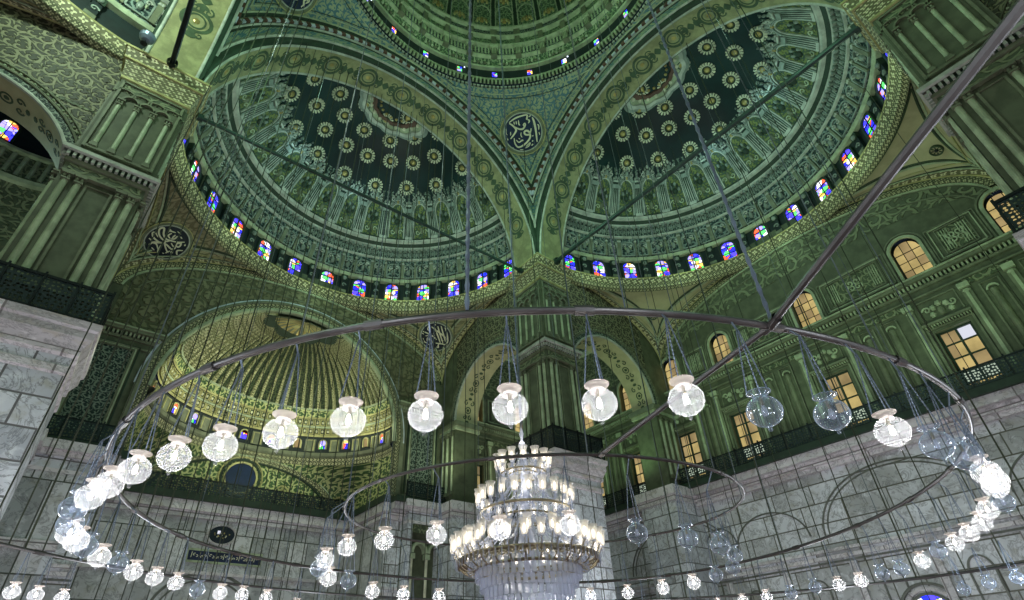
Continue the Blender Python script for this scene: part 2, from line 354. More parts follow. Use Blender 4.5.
    def tube(s, path, r, mat, n=6, closed=False):
        p = np.asarray(path, float); t = np.gradient(p, axis=0)
        if closed: t = np.roll(p, -1, 0) - np.roll(p, 1, 0); t[0] = t[-1] = p[1] - p[-2]
        t /= np.maximum(np.linalg.norm(t, axis=1, keepdims=True), 1e-9)
        ref = np.where((np.abs(t[:, 2:3]) > 0.95), [[1.0, 0, 0]], [[0, 0, 1.0]]) if len(p) > 2 else (np.array([[1.0, 0, 0]] * len(p)) if abs(t[0, 2]) > .95 else np.array([[0, 0, 1.0]] * len(p)))
        if np.abs(t[:, 2]).max() > 0.95: ref = np.array([[0.31, 0.95, 0.02]] * len(p))
        x = np.cross(t, ref); x /= np.linalg.norm(x, axis=1, keepdims=True); y = np.cross(t, x)
        a = np.linspace(0, 2 * PI, n + 1); r = np.broadcast_to(np.asarray(r, float), (len(p),))
        P = p[:, None] + (x[:, None] * np.cos(a)[None, :, None] + y[:, None] * np.sin(a)[None, :, None]) * r[:, None, None]
        L = np.concatenate([[0], np.cumsum(np.linalg.norm(np.diff(p, axis=0), axis=1))])
        s.grid(P, np.stack(np.meshgrid(L, a * r.mean(), indexing='ij'), -1), mat)
    def sweep(s, path, A, Bn, prof, mat):
        """profile points (a, b) swept along a 3-D path with unit frames A and Bn"""
        p = np.asarray(path, float); prof = np.asarray(prof, float)
        P = p[:, None] + A[:, None] * prof[None, :, :1] + Bn[:, None] * prof[None, :, 1:2]
        L = np.concatenate([[0], np.cumsum(np.linalg.norm(np.diff(p, axis=0), axis=1))]); q = np.concatenate([[0], np.cumsum(np.linalg.norm(np.diff(prof, axis=0), axis=1))])
        s.grid(P, np.stack(np.meshgrid(L, q, indexing='ij'), -1), mat)
    def lathe(s, prof, mat, o=(0, 0, 0), n=16):
        p = np.asarray(prof, float); a = np.linspace(0, 2 * PI, n + 1)
        P = np.stack([np.stack([o[0] + p[:, 0] * math.cos(t), o[1] + p[:, 0] * math.sin(t), o[2] + p[:, 1]], 1) for t in a])
        U = np.stack([np.stack([np.full(len(p), t * p[:, 0].max()), p[:, 1]], 1) for t in a]); s.grid(P, U, mat)
    def mesh(s, name, smooth=False):
        me = bpy.data.meshes.new(name); V = np.concatenate(s.V); Fq = np.concatenate(s.Fc); UV = np.concatenate(s.UV); MI = np.concatenate(s.MI)
        me.vertices.add(len(V)); me.vertices.foreach_set('co', V.astype('f').ravel())
        me.loops.add(Fq.size); me.loops.foreach_set('vertex_index', Fq.astype('i').ravel())
        me.polygons.add(len(Fq)); me.polygons.foreach_set('loop_start', np.arange(0, Fq.size, 4, dtype='i')); me.polygons.foreach_set('material_index', MI.astype('i'))
        me.polygons.foreach_set('use_smooth', np.full(len(Fq), bool(smooth)))
        uvl = me.uv_layers.new(name='UVMap'); uvl.data.foreach_set('uv', UV.astype('f').ravel())
        for x in s.mats: me.materials.append(M[x])
        me.update(calc_edges=True); me.validate(); return me
    def build(s, name, parent=None, smooth=False, z=None):
        o = bpy.data.objects.new(name, s.mesh(name, smooth)); COL.objects.link(o)
        if parent is not None: o.parent = parent
        else: o.location = (0, 0, H if z is None else z)
        return o
def tag(o, label=None, cat=None, group=None, kind=None):
    if label: o['label'] = label
    if cat: o['category'] = cat
    if group: o['group'] = group
    if kind: o['kind'] = kind
    return o
def empty(name, loc, label=None, cat=None, group=None, kind=None):
    o = bpy.data.objects.new(name, None); COL.objects.link(o); o.location = loc; o.empty_display_size = 0.2
    return tag(o, label, cat, group, kind)
def kids(o): return [c for c in list(bpy.data.objects) if c.parent == o]
def copy_tree(o, children, parent=None):
    c = o.copy(); COL.objects.link(c)
    if parent is not None: c.parent = parent
    for ch in children.get(o.name, []): copy_tree(ch, children, c)
    return c
def tree_map(root):
    mp = {}
    for o in bpy.data.objects:
        if o.parent is not None: mp.setdefault(o.parent.name, []).append(o)
    return mp
MIR = {'I': Matrix.Identity(4)}
def placed(mx):
    """matrix for a structure built round the origin at height H"""
    return Matrix.Translation((0, 0, H)) @ mx
SWAP = Matrix(((0, 1, 0, 0), (1, 0, 0, 0), (0, 0, 1, 0), (0, 0, 0, 1)))
def diag(sx, sy): return Matrix(((sx, 0, 0, 0), (0, sy, 0, 0), (0, 0, 1, 0), (0, 0, 0, 1)))

def catmull(pts, k=6):
    p = np.asarray(pts, float); p = np.vstack([2 * p[0] - p[1], p, 2 * p[-1] - p[-2]]); out = []
    for i in range(1, len(p) - 2):
        for t in np.linspace(0, 1, k, endpoint=False):
            out.append(0.5 * ((2 * p[i]) + (-p[i - 1] + p[i + 1]) * t + (2 * p[i - 1] - 5 * p[i] + 4 * p[i + 1] - p[i + 2]) * t ** 2 + (-p[i - 1] + 3 * p[i] - 3 * p[i + 1] + p[i + 2]) * t ** 3))
    out.append(p[-2]); return np.array(out)

# ------------------------------------------------------------------ great arch + half dome (+Y side; the +X and -X sides are its mirror copies)
HB = 8.92; BK = 11.09; SC = 10.1; SR = 9.3
def arc_pts(Rr, yy, n, lim=HB):
    t0 = math.acos(min(1.0, lim / Rr)) if Rr > lim else 0.0
    t = np.linspace(t0, PI - t0, n); return np.stack([Rr * np.cos(t), np.full(n, yy), Rr * np.sin(t)], 1), t * Rr
def arch_band(b, prof, mat, n=90):
    """prof: (radius, y) points, one surface trimmed at the mitre with the next arch"""
    Ps, Us = [], []; q = 0; last = None
    for Rr, yy in prof:
        p, u = arc_pts(Rr, yy, n)
        if last is not None: q += math.hypot(Rr - last[0], yy - last[1])
        last = (Rr, yy); Ps.append(p); Us.append(np.stack([u, np.full(n, q)], 1))
    b.grid(np.stack(Ps, 1), np.stack(Us, 1), mat)
def Fsoff(u, v, w=0.0):
    u, v, w = np.broadcast_arrays(*(np.asarray(q, float) for q in (u, v, w)))
    t = PI / 2 + u / HB; Rr = HB - w
    return np.stack([Rr * np.cos(t), 10.0 + v, Rr * np.sin(t)], -1)
arch = empty('great_arch', (0, 0, H), kind='structure')
b = B(); arch_band(b, [(HB, 9.2), (HB, 10.85)], 'soffit'); b.build('soffit', arch)
b = B()
arch_band(b, [(HB, 10.85), (HB - .06, 10.87), (HB - .06, 10.95), (HB, 10.98)], 'white'); arch_band(b, [(HB, 10.98), (HB + .1, BK)], 'green_dark')
arch_band(b, [(HB, 9.2), (HB - .06, 9.18), (HB - .06, 9.1), (HB, 9.08)], 'white')
arch_band(b, [(HB, 9.08), (HB + .02, 8.95), (HB + .12, 8.92), (HB + .3, 8.92)], 'green_dark')
arch_band(b, [(HB + .3, 8.92), (HB + .3, 8.84), (HB + .36, 8.82), (HB + .42, 8.84), (HB + .42, 8.92)], 'white')
arch_band(b, [(9.95, 8.92), (9.95, 8.84), (10.03, 8.84), (10.03, 8.92)], 'white'); arch_band(b, [(10.03, 8.90), (10.30, 8.90)], 'green_dark')
arch_band(b, [(10.30, 8.92), (10.30, 8.84), (10.36, 8.82), (10.36, 8.92)], 'green_light'); arch_band(b, [(10.36, 8.91), (10.56, 8.91)], 'green_dark')
arch_band(b, [(8.92 + .1, BK), (10.7, BK)], 'green_dark')
b.build('moulding', arch, True)
b = B(); arch_band(b, [(HB + .42, 8.90), (9.80, 8.90)], 'pend'); arch_band(b, [(9.80, 8.90), (9.95, 8.92)], 'green_dark'); b.build('painted_band', arch)
b = B()
for i in range(63):
    t = PI * (i + .5) / 63
    for k, (dt, hw, r0, r1, mt, yy) in enumerate(((-0.0145, .11, 10.06, 10.27, 'brown', 8.74), (0.012, .17, 10.09, 10.25, 'bluewhite', 8.78))):
        tt = t + dt; c, s_ = math.cos(tt), math.sin(tt)
        if abs(10.2 * c) > HB - .05: continue
        a_ = np.array([-s_, 0, c]); rd = np.array([c, 0, s_])
        def Fd(u, v, w, a_=a_, rd=rd):
            u, v, w = np.broadcast_arrays(u, v, w); return u[..., None] * a_ + v[..., None] * rd + (8.9 - w)[..., None] * np.array([0, 1.0, 0])
        b.box(Fd, -hw, hw, r0, r1, 0, 8.9 - yy, mt)
b.build('dentil_band', arch)
b = B()
for i in range(-6, 7):
    u = i * 2.18
    if abs(u / HB) > PI / 2 - 0.12: continue
    b.ring(Fsoff, u, 0, .30, .37, 0, .02, 'soffit_line', 20); b.ring(Fsoff, u, 0, .42, .55, 0, .015, 'soffit_line', 20, ry=1.15); b.blob(Fsoff, u, 0, 0, .14, .14, .06, 'rose_gold')
    for sg in (-1, 1):
        b.spiral(Fsoff, u + sg * .62, .28, .2, 1.2, .035, 0, .02, 'soffit_line', sg); b.spiral(Fsoff, u + sg * .62, -.28, .2, 1.2, .035, 0, .02, 'soffit_line', -sg)
        b.strip(Fsoff, [(u + sg * (.5 + .02 * k), 0) for k in range(20)], [.05 + .22 * math.sin(k / 19 * PI) ** .7 * (0.25 if k < 9 else 1) for k in range(20)], 0, .02, 'soffit_line')
        cu = u + sg * 1.09 / 1
    b.strip(Fsoff, [(u + 1.09 - .2, 0), (u + 1.09 - .1, 0), (u + 1.09, 0), (u + 1.09 + .1, 0), (u + 1.09 + .2, 0)], [.02, .16, .26, .16, .02], 0, .02, 'soffit_line')
b.build('painted_ornament', arch)

# half dome
semi = empty('half_dome', (0, SC, H), kind='structure')
def Fs(azd, eld):
    az0, el0 = R_(azd), R_(eld); ce = math.cos(el0)
    def F(u, v, w=0.0):
        u, v, w = np.broadcast_arrays(*(np.asarray(q, float) for q in (u, v, w)))
        az = az0 + u / (SR * ce); el = el0 + v / SR; Rr = SR - w
        return np.stack([Rr * np.cos(el) * np.sin(az), Rr * np.cos(el) * np.cos(az), Rr * np.sin(el)], -1)
    return F
def Fcyl(azd, r, z0=0.0):
    az0 = R_(azd)
    def F(u, v, w=0.0):
        u, v, w = np.broadcast_arrays(*(np.asarray(q, float) for q in (u, v, w)))
        az = az0 + u / r; rr = r - w
        return np.stack([rr * np.sin(az), rr * np.cos(az), z0 + v], -1)
    return F
A0, A1 = -PI / 2 - .02, PI / 2 + .02
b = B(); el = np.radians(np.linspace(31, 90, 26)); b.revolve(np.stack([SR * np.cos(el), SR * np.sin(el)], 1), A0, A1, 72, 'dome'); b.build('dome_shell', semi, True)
b = B()   # ring cornice with gilded frets
b.revolve([(9.65, -.15), (9.42, -.05), (9.34, .08), (9.30, .16)], A0, A1, 96, 'gold_fine')
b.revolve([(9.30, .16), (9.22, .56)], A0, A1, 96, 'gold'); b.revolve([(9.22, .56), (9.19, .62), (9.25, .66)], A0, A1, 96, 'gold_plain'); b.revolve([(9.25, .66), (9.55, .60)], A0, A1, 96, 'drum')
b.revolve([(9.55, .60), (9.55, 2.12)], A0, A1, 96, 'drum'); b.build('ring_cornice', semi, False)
b = B()   # frieze and stepped cornice
b.revolve([(9.55, 2.10), (9.3, 2.12), (9.24, 2.2), (9.2, 2.3)], A0, A1, 96, 'green_light')
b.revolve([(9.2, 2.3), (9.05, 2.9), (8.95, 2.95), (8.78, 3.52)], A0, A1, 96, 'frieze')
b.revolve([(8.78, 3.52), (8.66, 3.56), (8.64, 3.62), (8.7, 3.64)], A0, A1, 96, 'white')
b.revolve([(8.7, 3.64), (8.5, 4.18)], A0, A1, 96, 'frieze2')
b.revolve([(8.5, 4.18), (8.34, 4.22), (8.33, 4.28), (8.3, 4.3)], A0, A1, 96, 'white'); b.revolve([(8.3, 4.3), (8.12, 4.46)], A0, A1, 96, 'green_dark')
b.revolve([(8.12, 4.46), (7.94, 4.5), (7.93, 4.56), (7.86, 4.6)], A0, A1, 96, 'white'); b.revolve([(7.86, 4.6), (7.84, 4.7), (8.05, 4.72)], A0, A1, 96, 'green_dark')
b.build('cornice', semi, False)
SWAZ = [4.2 + 12.4 * k for k in range(-7, 7)]
b = B(); b.revolve([(SR * math.cos(R_(e)), SR * math.sin(R_(e))) for e in np.linspace(30, 50, 9)], A0, A1, 96, 'frieze2'); b.build('arcade_back', semi, True)
# brackets between the windows
b = B()
for az in SWAZ:
    F = Fcyl(az + 6.2, 9.56, -.28)
    b.box(F, -.17, .17, 1.0, 2.0, 0, .2, 'drum'); b.box(F, -.2, .2, 2.0, 2.4, 0, .25, 'green_dark'); b.blob(F, 0, 2.15, .24, .14, .16, .14, 'crest')
    b.box(F, -.2, .2, 1.0, 1.2, 0, .3, 'green_mid'); b.spiral(F, 0, 1.6, .16, 1, .035, .2, .25, 'crest')
for az in np.arange(-84, 85, 2.1):   # leaf drops under the cornice
    F = Fcyl(az, 9.02); b.blob(F, 0, 2.9, 0, .08, .12, .10, 'green_light', 5, 3)
    F = Fcyl(az, 8.45); b.box(F, -.07, .07, 4.0, 4.17, -.02, .12, 'crest')
b.build('bracket_band', semi)
def Fcone(azd, r0, z0, r1, z1):
    az0 = R_(azd); Ln = math.hypot(r1 - r0, z1 - z0); dr, dz = (r1 - r0) / Ln, (z1 - z0) / Ln
    def F(u, v, w=0.0):
        u, v, w = np.broadcast_arrays(*(np.asarray(q, float) for q in (u, v, w)))
        az = az0 + u / r0; r = r0 + dr * v - dz * w; z = z0 + dz * v + dr * w; return np.stack([r * np.sin(az), r * np.cos(az), z], -1)
    return F
b = B()
for az in SWAZ:
    for da, wd in ((0, .42), (6.2, .30)):
        F = Fcone(az + da, 9.2, 2.3, 8.78, 3.52)
        b.strip(F, [(-wd, .1), (-wd, .75)] + [(-wd * math.cos(t), .75 + .28 * math.sin(t)) for t in np.linspace(.2, PI - .2, 8)] + [(wd, .75), (wd, .1), (-wd, .1)], .035, 0, .10, 'crest'); b.blob(F, 0, .5, 0, .14, .22, .14, 'crest', 7, 3)
        for sg in (-1, 1): b.spiral(F, sg * .2, .78, .13, 1.1, .03, 0, .1, 'white', sg)
    for da in (-3.3, 3.3, 2.9 + 6.2 - 2.9 - 2.2):
        F = Fcone(az + da, 9.2, 2.3, 8.78, 3.52); b.box(F, -.06, .06, .05, 1.2, 0, .12, 'green_mid'); b.blob(F, 0, 1.05, .05, .1, .1, .12, 'white', 6, 3)
    for q in range(-3, 4):
        F = Fcone(az + q * 1.77, 8.7, 3.64, 8.5, 4.18); b.strip(F, [(0, .05), (0, .5)], .02, 0, .06, 'crest'); b.blob(F, .13, .3, 0, .08, .14, .07, 'crest', 6, 3)
b.build('frieze_ornament', semi)
def stained_window(az, k):
    F0 = Fcyl(az, 9.55, -.42); F = (lambda u, v, w=0.0: F0(np.asarray(u) * 1.18, np.asarray(v) * 1.08, w)); b = B()
    b.quadF(F, -.34, .34, 1.12, 1.95, .05, 'st%d' % (k % 5)); a = np.linspace(0, PI, 9)
    P = [F(np.cos(a) * .34 * s_, 1.95 + np.sin(a) * .36 * s_, .05) for s_ in (1, .01)]
    U = [np.stack([np.cos(a) * .34 * s_ + k, 1.95 + np.sin(a) * .36 * s_], 1) for s_ in (1, .01)]
    b.grid(np.stack(P), np.stack(U), 'st%d' % ((k + 2) % 5)); o = b.build('stained_window', semi)
    b = B(); pth = [(-.38, 1.08), (-.38, 1.95)] + [(-.38 * math.cos(t), 1.95 + .4 * math.sin(t)) for t in np.linspace(.15, PI - .15, 9)] + [(.38, 1.95), (.38, 1.08)]
    b.strip(F, pth, .05, 0, .14, 'green_dark'); b.box(F, -.02, .02, 1.1, 2.28, .05, .09, 'iron'); b.box(F, -.34, .34, 1.93, 1.97, .05, .09, 'iron'); b.box(F, -.34, .34, 1.5, 1.53, .05, .09, 'iron')
    b.build('window_frame', o)
for k, az in enumerate(SWAZ): stained_window(az, k)
def niche(az):
    """ornate arched niche with pilasters and a carved crest"""
    F0 = Fs(az, 30.5); F = (lambda u, v, w=0.0: F0(u, np.asarray(v) * 1.15, w)); b = B()
    b.quadF(F, -.5, .5, 0, 1.45, .03, 'niche_back', 3, 4); a = np.linspace(0, PI, 11)
    b.grid(np.stack([F(np.cos(a) * .5 * s_, 1.45 + np.sin(a) * .62 * s_, .03) for s_ in (1, .01)]), np.stack([np.stack([np.cos(a) * .5 * s_, 1.45 + np.sin(a) * .5 * s_], 1) for s_ in (1, .01)]), 'niche_back')
    for r_, hw, w1, mt in ((.52, .035, .10, 'white'), (.62, .03, .16, 'crest'), (.72, .025, .12, 'white')):
        pth = [(-r_, 0), (-r_, .7), (-r_, 1.45)] + [(-r_ * math.cos(t), 1.45 + (r_ + .12) * math.sin(t)) for t in np.linspace(.2, PI - .2, 10)] + [(r_, 1.45), (r_, .7), (r_, 0)]
        b.strip(F, pth, hw, 0, w1, mt)
    # vase of leaves in the field
    b.blob(F, 0, .55, .03, .13, .22, .12, 'green_mid'); b.blob(F, 0, 1.05, .03, .2, .2, .14, 'green_dark')
    for q in range(6):
        t = PI * q / 5; b.blob(F, .27 * math.cos(t), 1.1 + .35 * math.sin(t), .03, .1, .13, .1, 'crest' if q % 2 else 'green_dark', 6, 3)
    for sg in (-1, 1): b.spiral(F, sg * .26, .45, .16, 1.1, .03, .03, .09, 'green_light', sg)
    # crest
    for (cu, cv, r_, mt) in ((0, 2.42, .17, 'crest'), (0, 2.74, .12, 'white'), (.24, 2.3, .12, 'crest'), (-.24, 2.3, .12, 'crest'), (.44, 2.12, .10, 'crest'), (-.44, 2.12, .10, 'crest'), (.2, 2.6, .08, 'white'), (-.2, 2.6, .08, 'white'), (0, 2.18, .12, 'rose_gold'), (.6, 1.98, .09, 'crest'), (-.6, 1.98, .09, 'crest'), (0, 2.95, .06, 'crest'), (.36, 2.48, .06, 'white'), (-.36, 2.48, .06, 'white')):
        b.blob(F, cu, cv, .04, r_, r_ * 1.1, .16, mt, 6, 3)
    for sg in (-1, 1):
        b.spiral(F, sg * .42, 2.36, .17, 1.3, .035, .05, .14, 'white', sg, PI / 2); b.spiral(F, sg * .66, 1.72, .13, 1.2, .03, .05, .14, 'crest', -sg, -PI / 2)
    return b.build('niche', semi)
def pilaster_pair(az):
    F0 = Fs(az, 30.5); F = (lambda u, v, w=0.0: F0(u, np.asarray(v) * 1.15, w)); b = B()
    b.box(F, -.2, .2, 0, 1.9, 0, .10, 'green_dark')
    for u in (-.13, 0, .13): b.halfcol(F, u, .15, 1.6, .038, 'white', .10, 4)
    b.box(F, -.24, .24, 0, .16, 0, .2, 'white'); b.box(F, -.25, .25, 1.6, 1.82, 0, .22, 'crest'); b.box(F, -.2, .2, 1.95, 2.05, 0, .18, 'white')
    for cv, r_ in ((2.2, .13), (2.42, .10), (2.6, .06)): b.blob(F, 0, cv, .04, r_, r_, .14, 'crest', 6, 3)
    for sg in (-1, 1): b.blob(F, sg * .16, 2.14, .04, .07, .09, .1, 'white', 5, 3)
    return b.build('pilaster', semi)
for az in SWAZ: niche(az)
for az in SWAZ: pilaster_pair(az + 6.3)
ROS = [(-66, 51), (-46, 49), (-26, 50), (-6, 50.5), (14, 51), (34, 52), (54, 52), (76, 54), (-75, 59), (-54, 59), (-35, 58), (-16, 60), (2, 61), (21, 62), (40, 62), (60, 63), (-60, 68), (-37, 67), (-13, 69), (17, 70), (46, 72), (-38, 76), (2, 77), (44, 80), (76, 70)]
def rosette(az, el_):
    F0 = Fs(az, el_); F = (lambda u, v, w=0.0: F0(np.asarray(u) * 1.25, np.asarray(v) * 1.25, w)); b = B()
    b.ring(F, 0, 0, .16, .22, 0, .10, 'green_dark', 18); b.blob(F, 0, 0, .03, .15, .15, .13, 'rose_gold', 10, 4)
    for q in range(16):
        t = 2 * PI * q / 16; p = [(math.cos(t) * r_, math.sin(t) * r_) for r_ in (.21, .27, .34, .39)]
        b.strip(F, p, [.022, .034, .046, .03], .0, .06, 'rose_white', 1, True)
    b.ring(F, 0, 0, .21, .25, 0, .08, 'rose_white', 18)
    return b.build('rosette', semi)
for az, e in ROS: rosette(az, e)
# scalloped half shell at the crown, against the arch
b = B(); cx0, cy0 = 0.25, 1.0
def Ftop(u, v, w=0.0):
    u, v, w = np.broadcast_arrays(*(np.asarray(q, float) for q in (u, v, w)))
    x = cx0 + u; y = cy0 + v; Rr = SR - w; return np.stack([x, y, np.sqrt(np.maximum(Rr * Rr - x * x - y * y, .01))], -1)
a = np.linspace(-.05, PI + .05, 60); sc = 1 + .07 * np.abs(np.sin(a * 5.5))
for r0, r1, w1, mt in ((.02, .95, .05, 'dome'), (.95, 1.15, .16, 'brown'), (1.12, 1.42, .10, 'green_light'), (1.42, 1.6, .22, 'white'), (1.6, 1.78, .14, 'crest')):
    P = [Ftop(1.25 * r_ * sc * np.cos(a), .92 * r_ * sc * np.sin(a), ww) for r_, ww in ((r0, 0), (r0, w1), (r1, w1), (r1, 0))]
    b.grid(np.stack(P), np.zeros((4, 60, 2)), mt)
for q in range(9):
    t = PI * (q + .5) / 9; b.blob(Ftop, 1.25 * 1.27 * math.cos(t), .92 * 1.27 * math.sin(t), .1, .13, .13, .12, 'rose_white'); b.blob(Ftop, 1.25 * .8 * math.cos(t), .92 * .8 * math.sin(t), .04, .1, .1, .1, 'rose_gold')
b.build('crown_shell', semi)
# lower pendentives of the half dome (both sides), with gilded borders
EA = 3.9; HZ = -3.48; PR = 9.4
def pz(z): return PR * np.sqrt(np.clip(1 - ((z - HZ) / EA) ** 2, 0, 1))
def pend_P(sg, s, k, lift=0.0):
    """s 0..1 across from back arch to side arch, k 0..1 from tip to ring"""
    z = HZ + EA * np.sin(np.asarray(k) * PI / 2) * 0.999; x = pz(z); r = np.sqrt(x * x + PR * PR) - lift; a_b = np.arctan2(x, PR); a_s = PI / 2 - a_b
    az = a_b + (a_s - a_b) * s; return np.stack([sg * r * np.sin(az), r * np.cos(az), z - lift * .6], -1), r * (a_s - a_b)
b = B()
s_, k_ = np.meshgrid(np.linspace(0, 1, 25), np.linspace(0, 1, 21), indexing='ij')
for sg in (-1, 1):
    P, Wd = pend_P(sg, s_, k_); b.grid(P, np.stack([P[..., 0] * .7 + P[..., 1] * .7, P[..., 2] * 1.3], -1), 'pendb')
b.build('pendentive', semi, True)
def edge_band(b, d0, d1, lift, mat, sgs=(-1, 1), top=True):
    """bands running parallel with the two arches and the ring, d0..d1 metres in from the edge"""
    for sg in sgs:
        k = np.linspace(.0, .93, 40); _, Wd = pend_P(sg, 0, k); zz = np.stack
        for side in (0, 1):
            rows = []
            for d, lf in ((d0, 0), (d0, lift), (d1, lift), (d1, 0)):
                fr = np.clip(d / np.maximum(Wd, 1e-3), 0, .5); s = fr if side == 0 else 1 - fr
                rows.append(pend_P(sg, s, k, lf + .01)[0])
            L = np.cumsum(np.r_[0, np.linalg.norm(np.diff(rows[0], axis=0), axis=1)])
            b.grid(np.stack(rows, 1), np.stack([np.stack([L, L * 0 + q], 1) for q in (d0 - lift, d0, d1, d1 + lift)], 1), mat)
b = B(); edge_band(b, 0.0, .10, .10, 'gold_plain'); edge_band(b, .10, .42, .05, 'gold'); edge_band(b, .42, .50, .11, 'green_light'); edge_band(b, .50, .56, .03, 'green_dark'); edge_band(b, .74, .80, .05, 'gold_plain')
def surf_band(b, pts, hw, lift, mat, sgs=(-1, 1)):
    for sg in sgs:
        q = np.array(pts, float); t = np.linspace(0, 1, 24); S_ = q[0, 0] + (q[1, 0] - q[0, 0]) * t; K_ = q[0, 1] + (q[1, 1] - q[0, 1]) * t
        c, _ = pend_P(sg, S_, K_, lift); e, _ = pend_P(sg, S_ + .002, K_, lift); f, _ = pend_P(sg, S_, K_ + .002, lift); tg = np.gradient(c, axis=0); nn = np.cross(e - c, f - c); sd = np.cross(tg, nn); sd /= np.linalg.norm(sd, axis=1, keepdims=True); nn /= np.linalg.norm(nn, axis=1, keepdims=True)
        o_ = np.array([0, -.0, -1.0]); nn *= np.sign((nn * (np.array([0, 0, -3.0]) - c)).sum(1, keepdims=True))
        b.grid(np.stack([c - sd * hw - nn * .05, c - sd * hw, c + sd * hw, c + sd * hw - nn * .05], 1), np.stack([np.stack([t * 4, t * 0 + g], 1) for g in (0, .05, .1, .15)], 1), mat)
for f_, hw, mt in ((1.0, .045, 'green_light'), (.9, .018, 'green_dark'), (.84, .03, 'soffit_line')):
    C_ = np.array([.5, .62]); T_ = [C_ + (np.array(v_) - C_) * f_ for v_ in ((.10, .80), (.90, .80), (.5, .22))]
    for i in range(3): surf_band(b, (T_[i], T_[(i + 1) % 3]), hw, .05, mt)
b.build('border', semi)

def Fround(center_r, azd, z, nr, nz):
    az = R_(azd); rad = np.array([math.sin(az), math.cos(az), 0]); tn = np.array([math.cos(az), -math.sin(az), 0])
    n = -nr * rad - nz * np.array([0, 0, 1.0]); v = -nz * rad + nr * np.array([0, 0, 1.0]); c = center_r * rad + np.array([0, 0, z])
    return c, tn, v, n
def planeF(c, a, v_, n):
    def F(u, v, w=0.0):
        u, v, w = np.broadcast_arrays(*(np.asarray(q, float) for q in (u, v, w)))
        return c + u[..., None] * a + v[..., None] * v_ + w[..., None] * n
    return F

def copy_struct(root, mx, loc):
    o = copy_tree(root, tree_map(root)); 
    base = Matrix.Translation((0, 0, H)) @ mx @ Matrix.Translation(loc)
    o.matrix_world = base; return o
arch_lab = ['great painted arch carrying the half dome beside the scallop-shelled apse', 'great painted arch carrying the half dome above the lamplit window wall', 'great painted arch above the large capital of the pillar beside the small arch', 'great painted arch behind the viewer']
semi_lab = ['dark rosette-studded half dome above the scallop-shelled apse', 'dark rosette-studded half dome above the lamplit window wall', 'green-lit half dome beyond the pillar with the lamp on its ledge', 'half dome behind the viewer']
MX = [Matrix.Identity(4), SWAP, Matrix(((0, -1, 0, 0), (1, 0, 0, 0), (0, 0, 1, 0), (0, 0, 0, 1))), diag(1, -1)]
tag(arch, arch_lab[0], 'arch'); tag(semi, semi_lab[0], 'dome')
for i in (1, 2, 3):
    tag(copy_struct(arch, MX[i], (0, 0, 0)), arch_lab[i], 'arch')
for i in (1, 2):
    c = tag(copy_struct(semi, MX[i], (0, SC, 0)), semi_lab[i], 'dome')
    for k_ in kids(c):
        if i == 1 and k_.name.startswith('pendentive'): k_.data = k_.data.copy(); k_.data.materials[0] = M['cream']
        if i == 2 and k_.name.startswith('stained_window'):
            for g in kids(k_): bpy.data.objects.remove(g)
            bpy.data.objects.remove(k_)
b = B(); el = np.radians(np.linspace(0, 90, 20)); b.revolve(np.stack([SR * np.cos(el), SR * np.sin(el)], 1), A0, A1, 40, 'dome_green'); o = b.build('half_dome'); o.matrix_world = Matrix.Translation((0, 0, H)) @ diag(1, -1) @ Matrix.Translation((0, SC, 0)); tag(o, semi_lab[3], 'dome', None, 'structure')

# ------------------------------------------------------------------ main dome and its pendentives
RS2 = 10.45 ** 2 + HB ** 2
dome = empty('main_dome', (0, 0, H), 'great central dome with dentil ring and ribbed painted shell', 'dome', None, 'structure')
b = B(); N = 160
b.revolve([(9.25, 10.50), (8.95, 10.62), (8.86, 10.70), (8.84, 10.78)], 0, 2 * PI, N, 'green_mid')
b.revolve([(8.84, 10.78), (8.70, 10.86), (8.66, 10.98)], 0, 2 * PI, N, 'green_dark')
b.revolve([(8.60, 11.0), (8.56, 11.05), (8.56, 11.45)], 0, 2 * PI, N, 'green_dark')
b.revolve([(8.56, 11.45), (8.50, 11.48), (8.50, 11.56), (8.6, 11.58)], 0, 2 * PI, N, 'green_light')
b.build('ring_cornice', dome)
b = B()
for i in range(220):
    az = i * 360 / 220; F = Fcyl(az, 8.6); b.box(F, -.055, .055, 11.02, 11.42, 0, .18, 'green_light')
    F = Fcyl(az + .8, 8.75); b.box(F, -.075, .075, 10.80, 10.95, 0, .10, 'white')
b.build('dentil_band', dome)
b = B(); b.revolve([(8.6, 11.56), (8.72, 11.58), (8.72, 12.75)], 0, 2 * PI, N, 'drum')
b.revolve([(8.75, 12.72), (8.5, 12.76), (8.46, 12.86)], 0, 2 * PI, N, 'green_light'); b.revolve([(8.46, 12.86), (8.42, 13.3), (8.3, 13.4)], 0, 2 * PI, N, 'green_relief' if False else 'dome_green')
b.revolve([(8.3, 13.4), (8.12, 13.46), (8.10, 13.58)], 0, 2 * PI, N, 'green_light'); b.revolve([(8.10, 13.58), (8.2, 14.5)], 0, 2 * PI, N, 'frieze2')
b.revolve([(8.2, 14.5), (7.95, 14.56), (7.93, 14.66)], 0, 2 * PI, N, 'green_light'); b.revolve([(7.93, 14.66), (8.04, 14.76)], 0, 2 * PI, N, 'green_dark'); b.revolve([(8.02, 14.76), (8.12, 15.5)], 0, 2 * PI, N, 'dome_green')
b.revolve([(8.12, 15.5), (7.88, 15.56), (7.86, 15.66)], 0, 2 * PI, N, 'green_light'); b.revolve([(7.86, 15.66), (7.96, 15.74)], 0, 2 * PI, N, 'green_dark'); b.revolve([(7.95, 15.74), (8.02, 16.4)], 0, 2 * PI, N, 'frieze2')
b.revolve([(8.02, 16.4), (7.8, 16.46), (7.78, 16.6), (7.9, 16.66)], 0, 2 * PI, N, 'green_light')
b.build('drum', dome)
b = B(); e = np.radians(np.linspace(0, 88, 24)); DR = 8.05
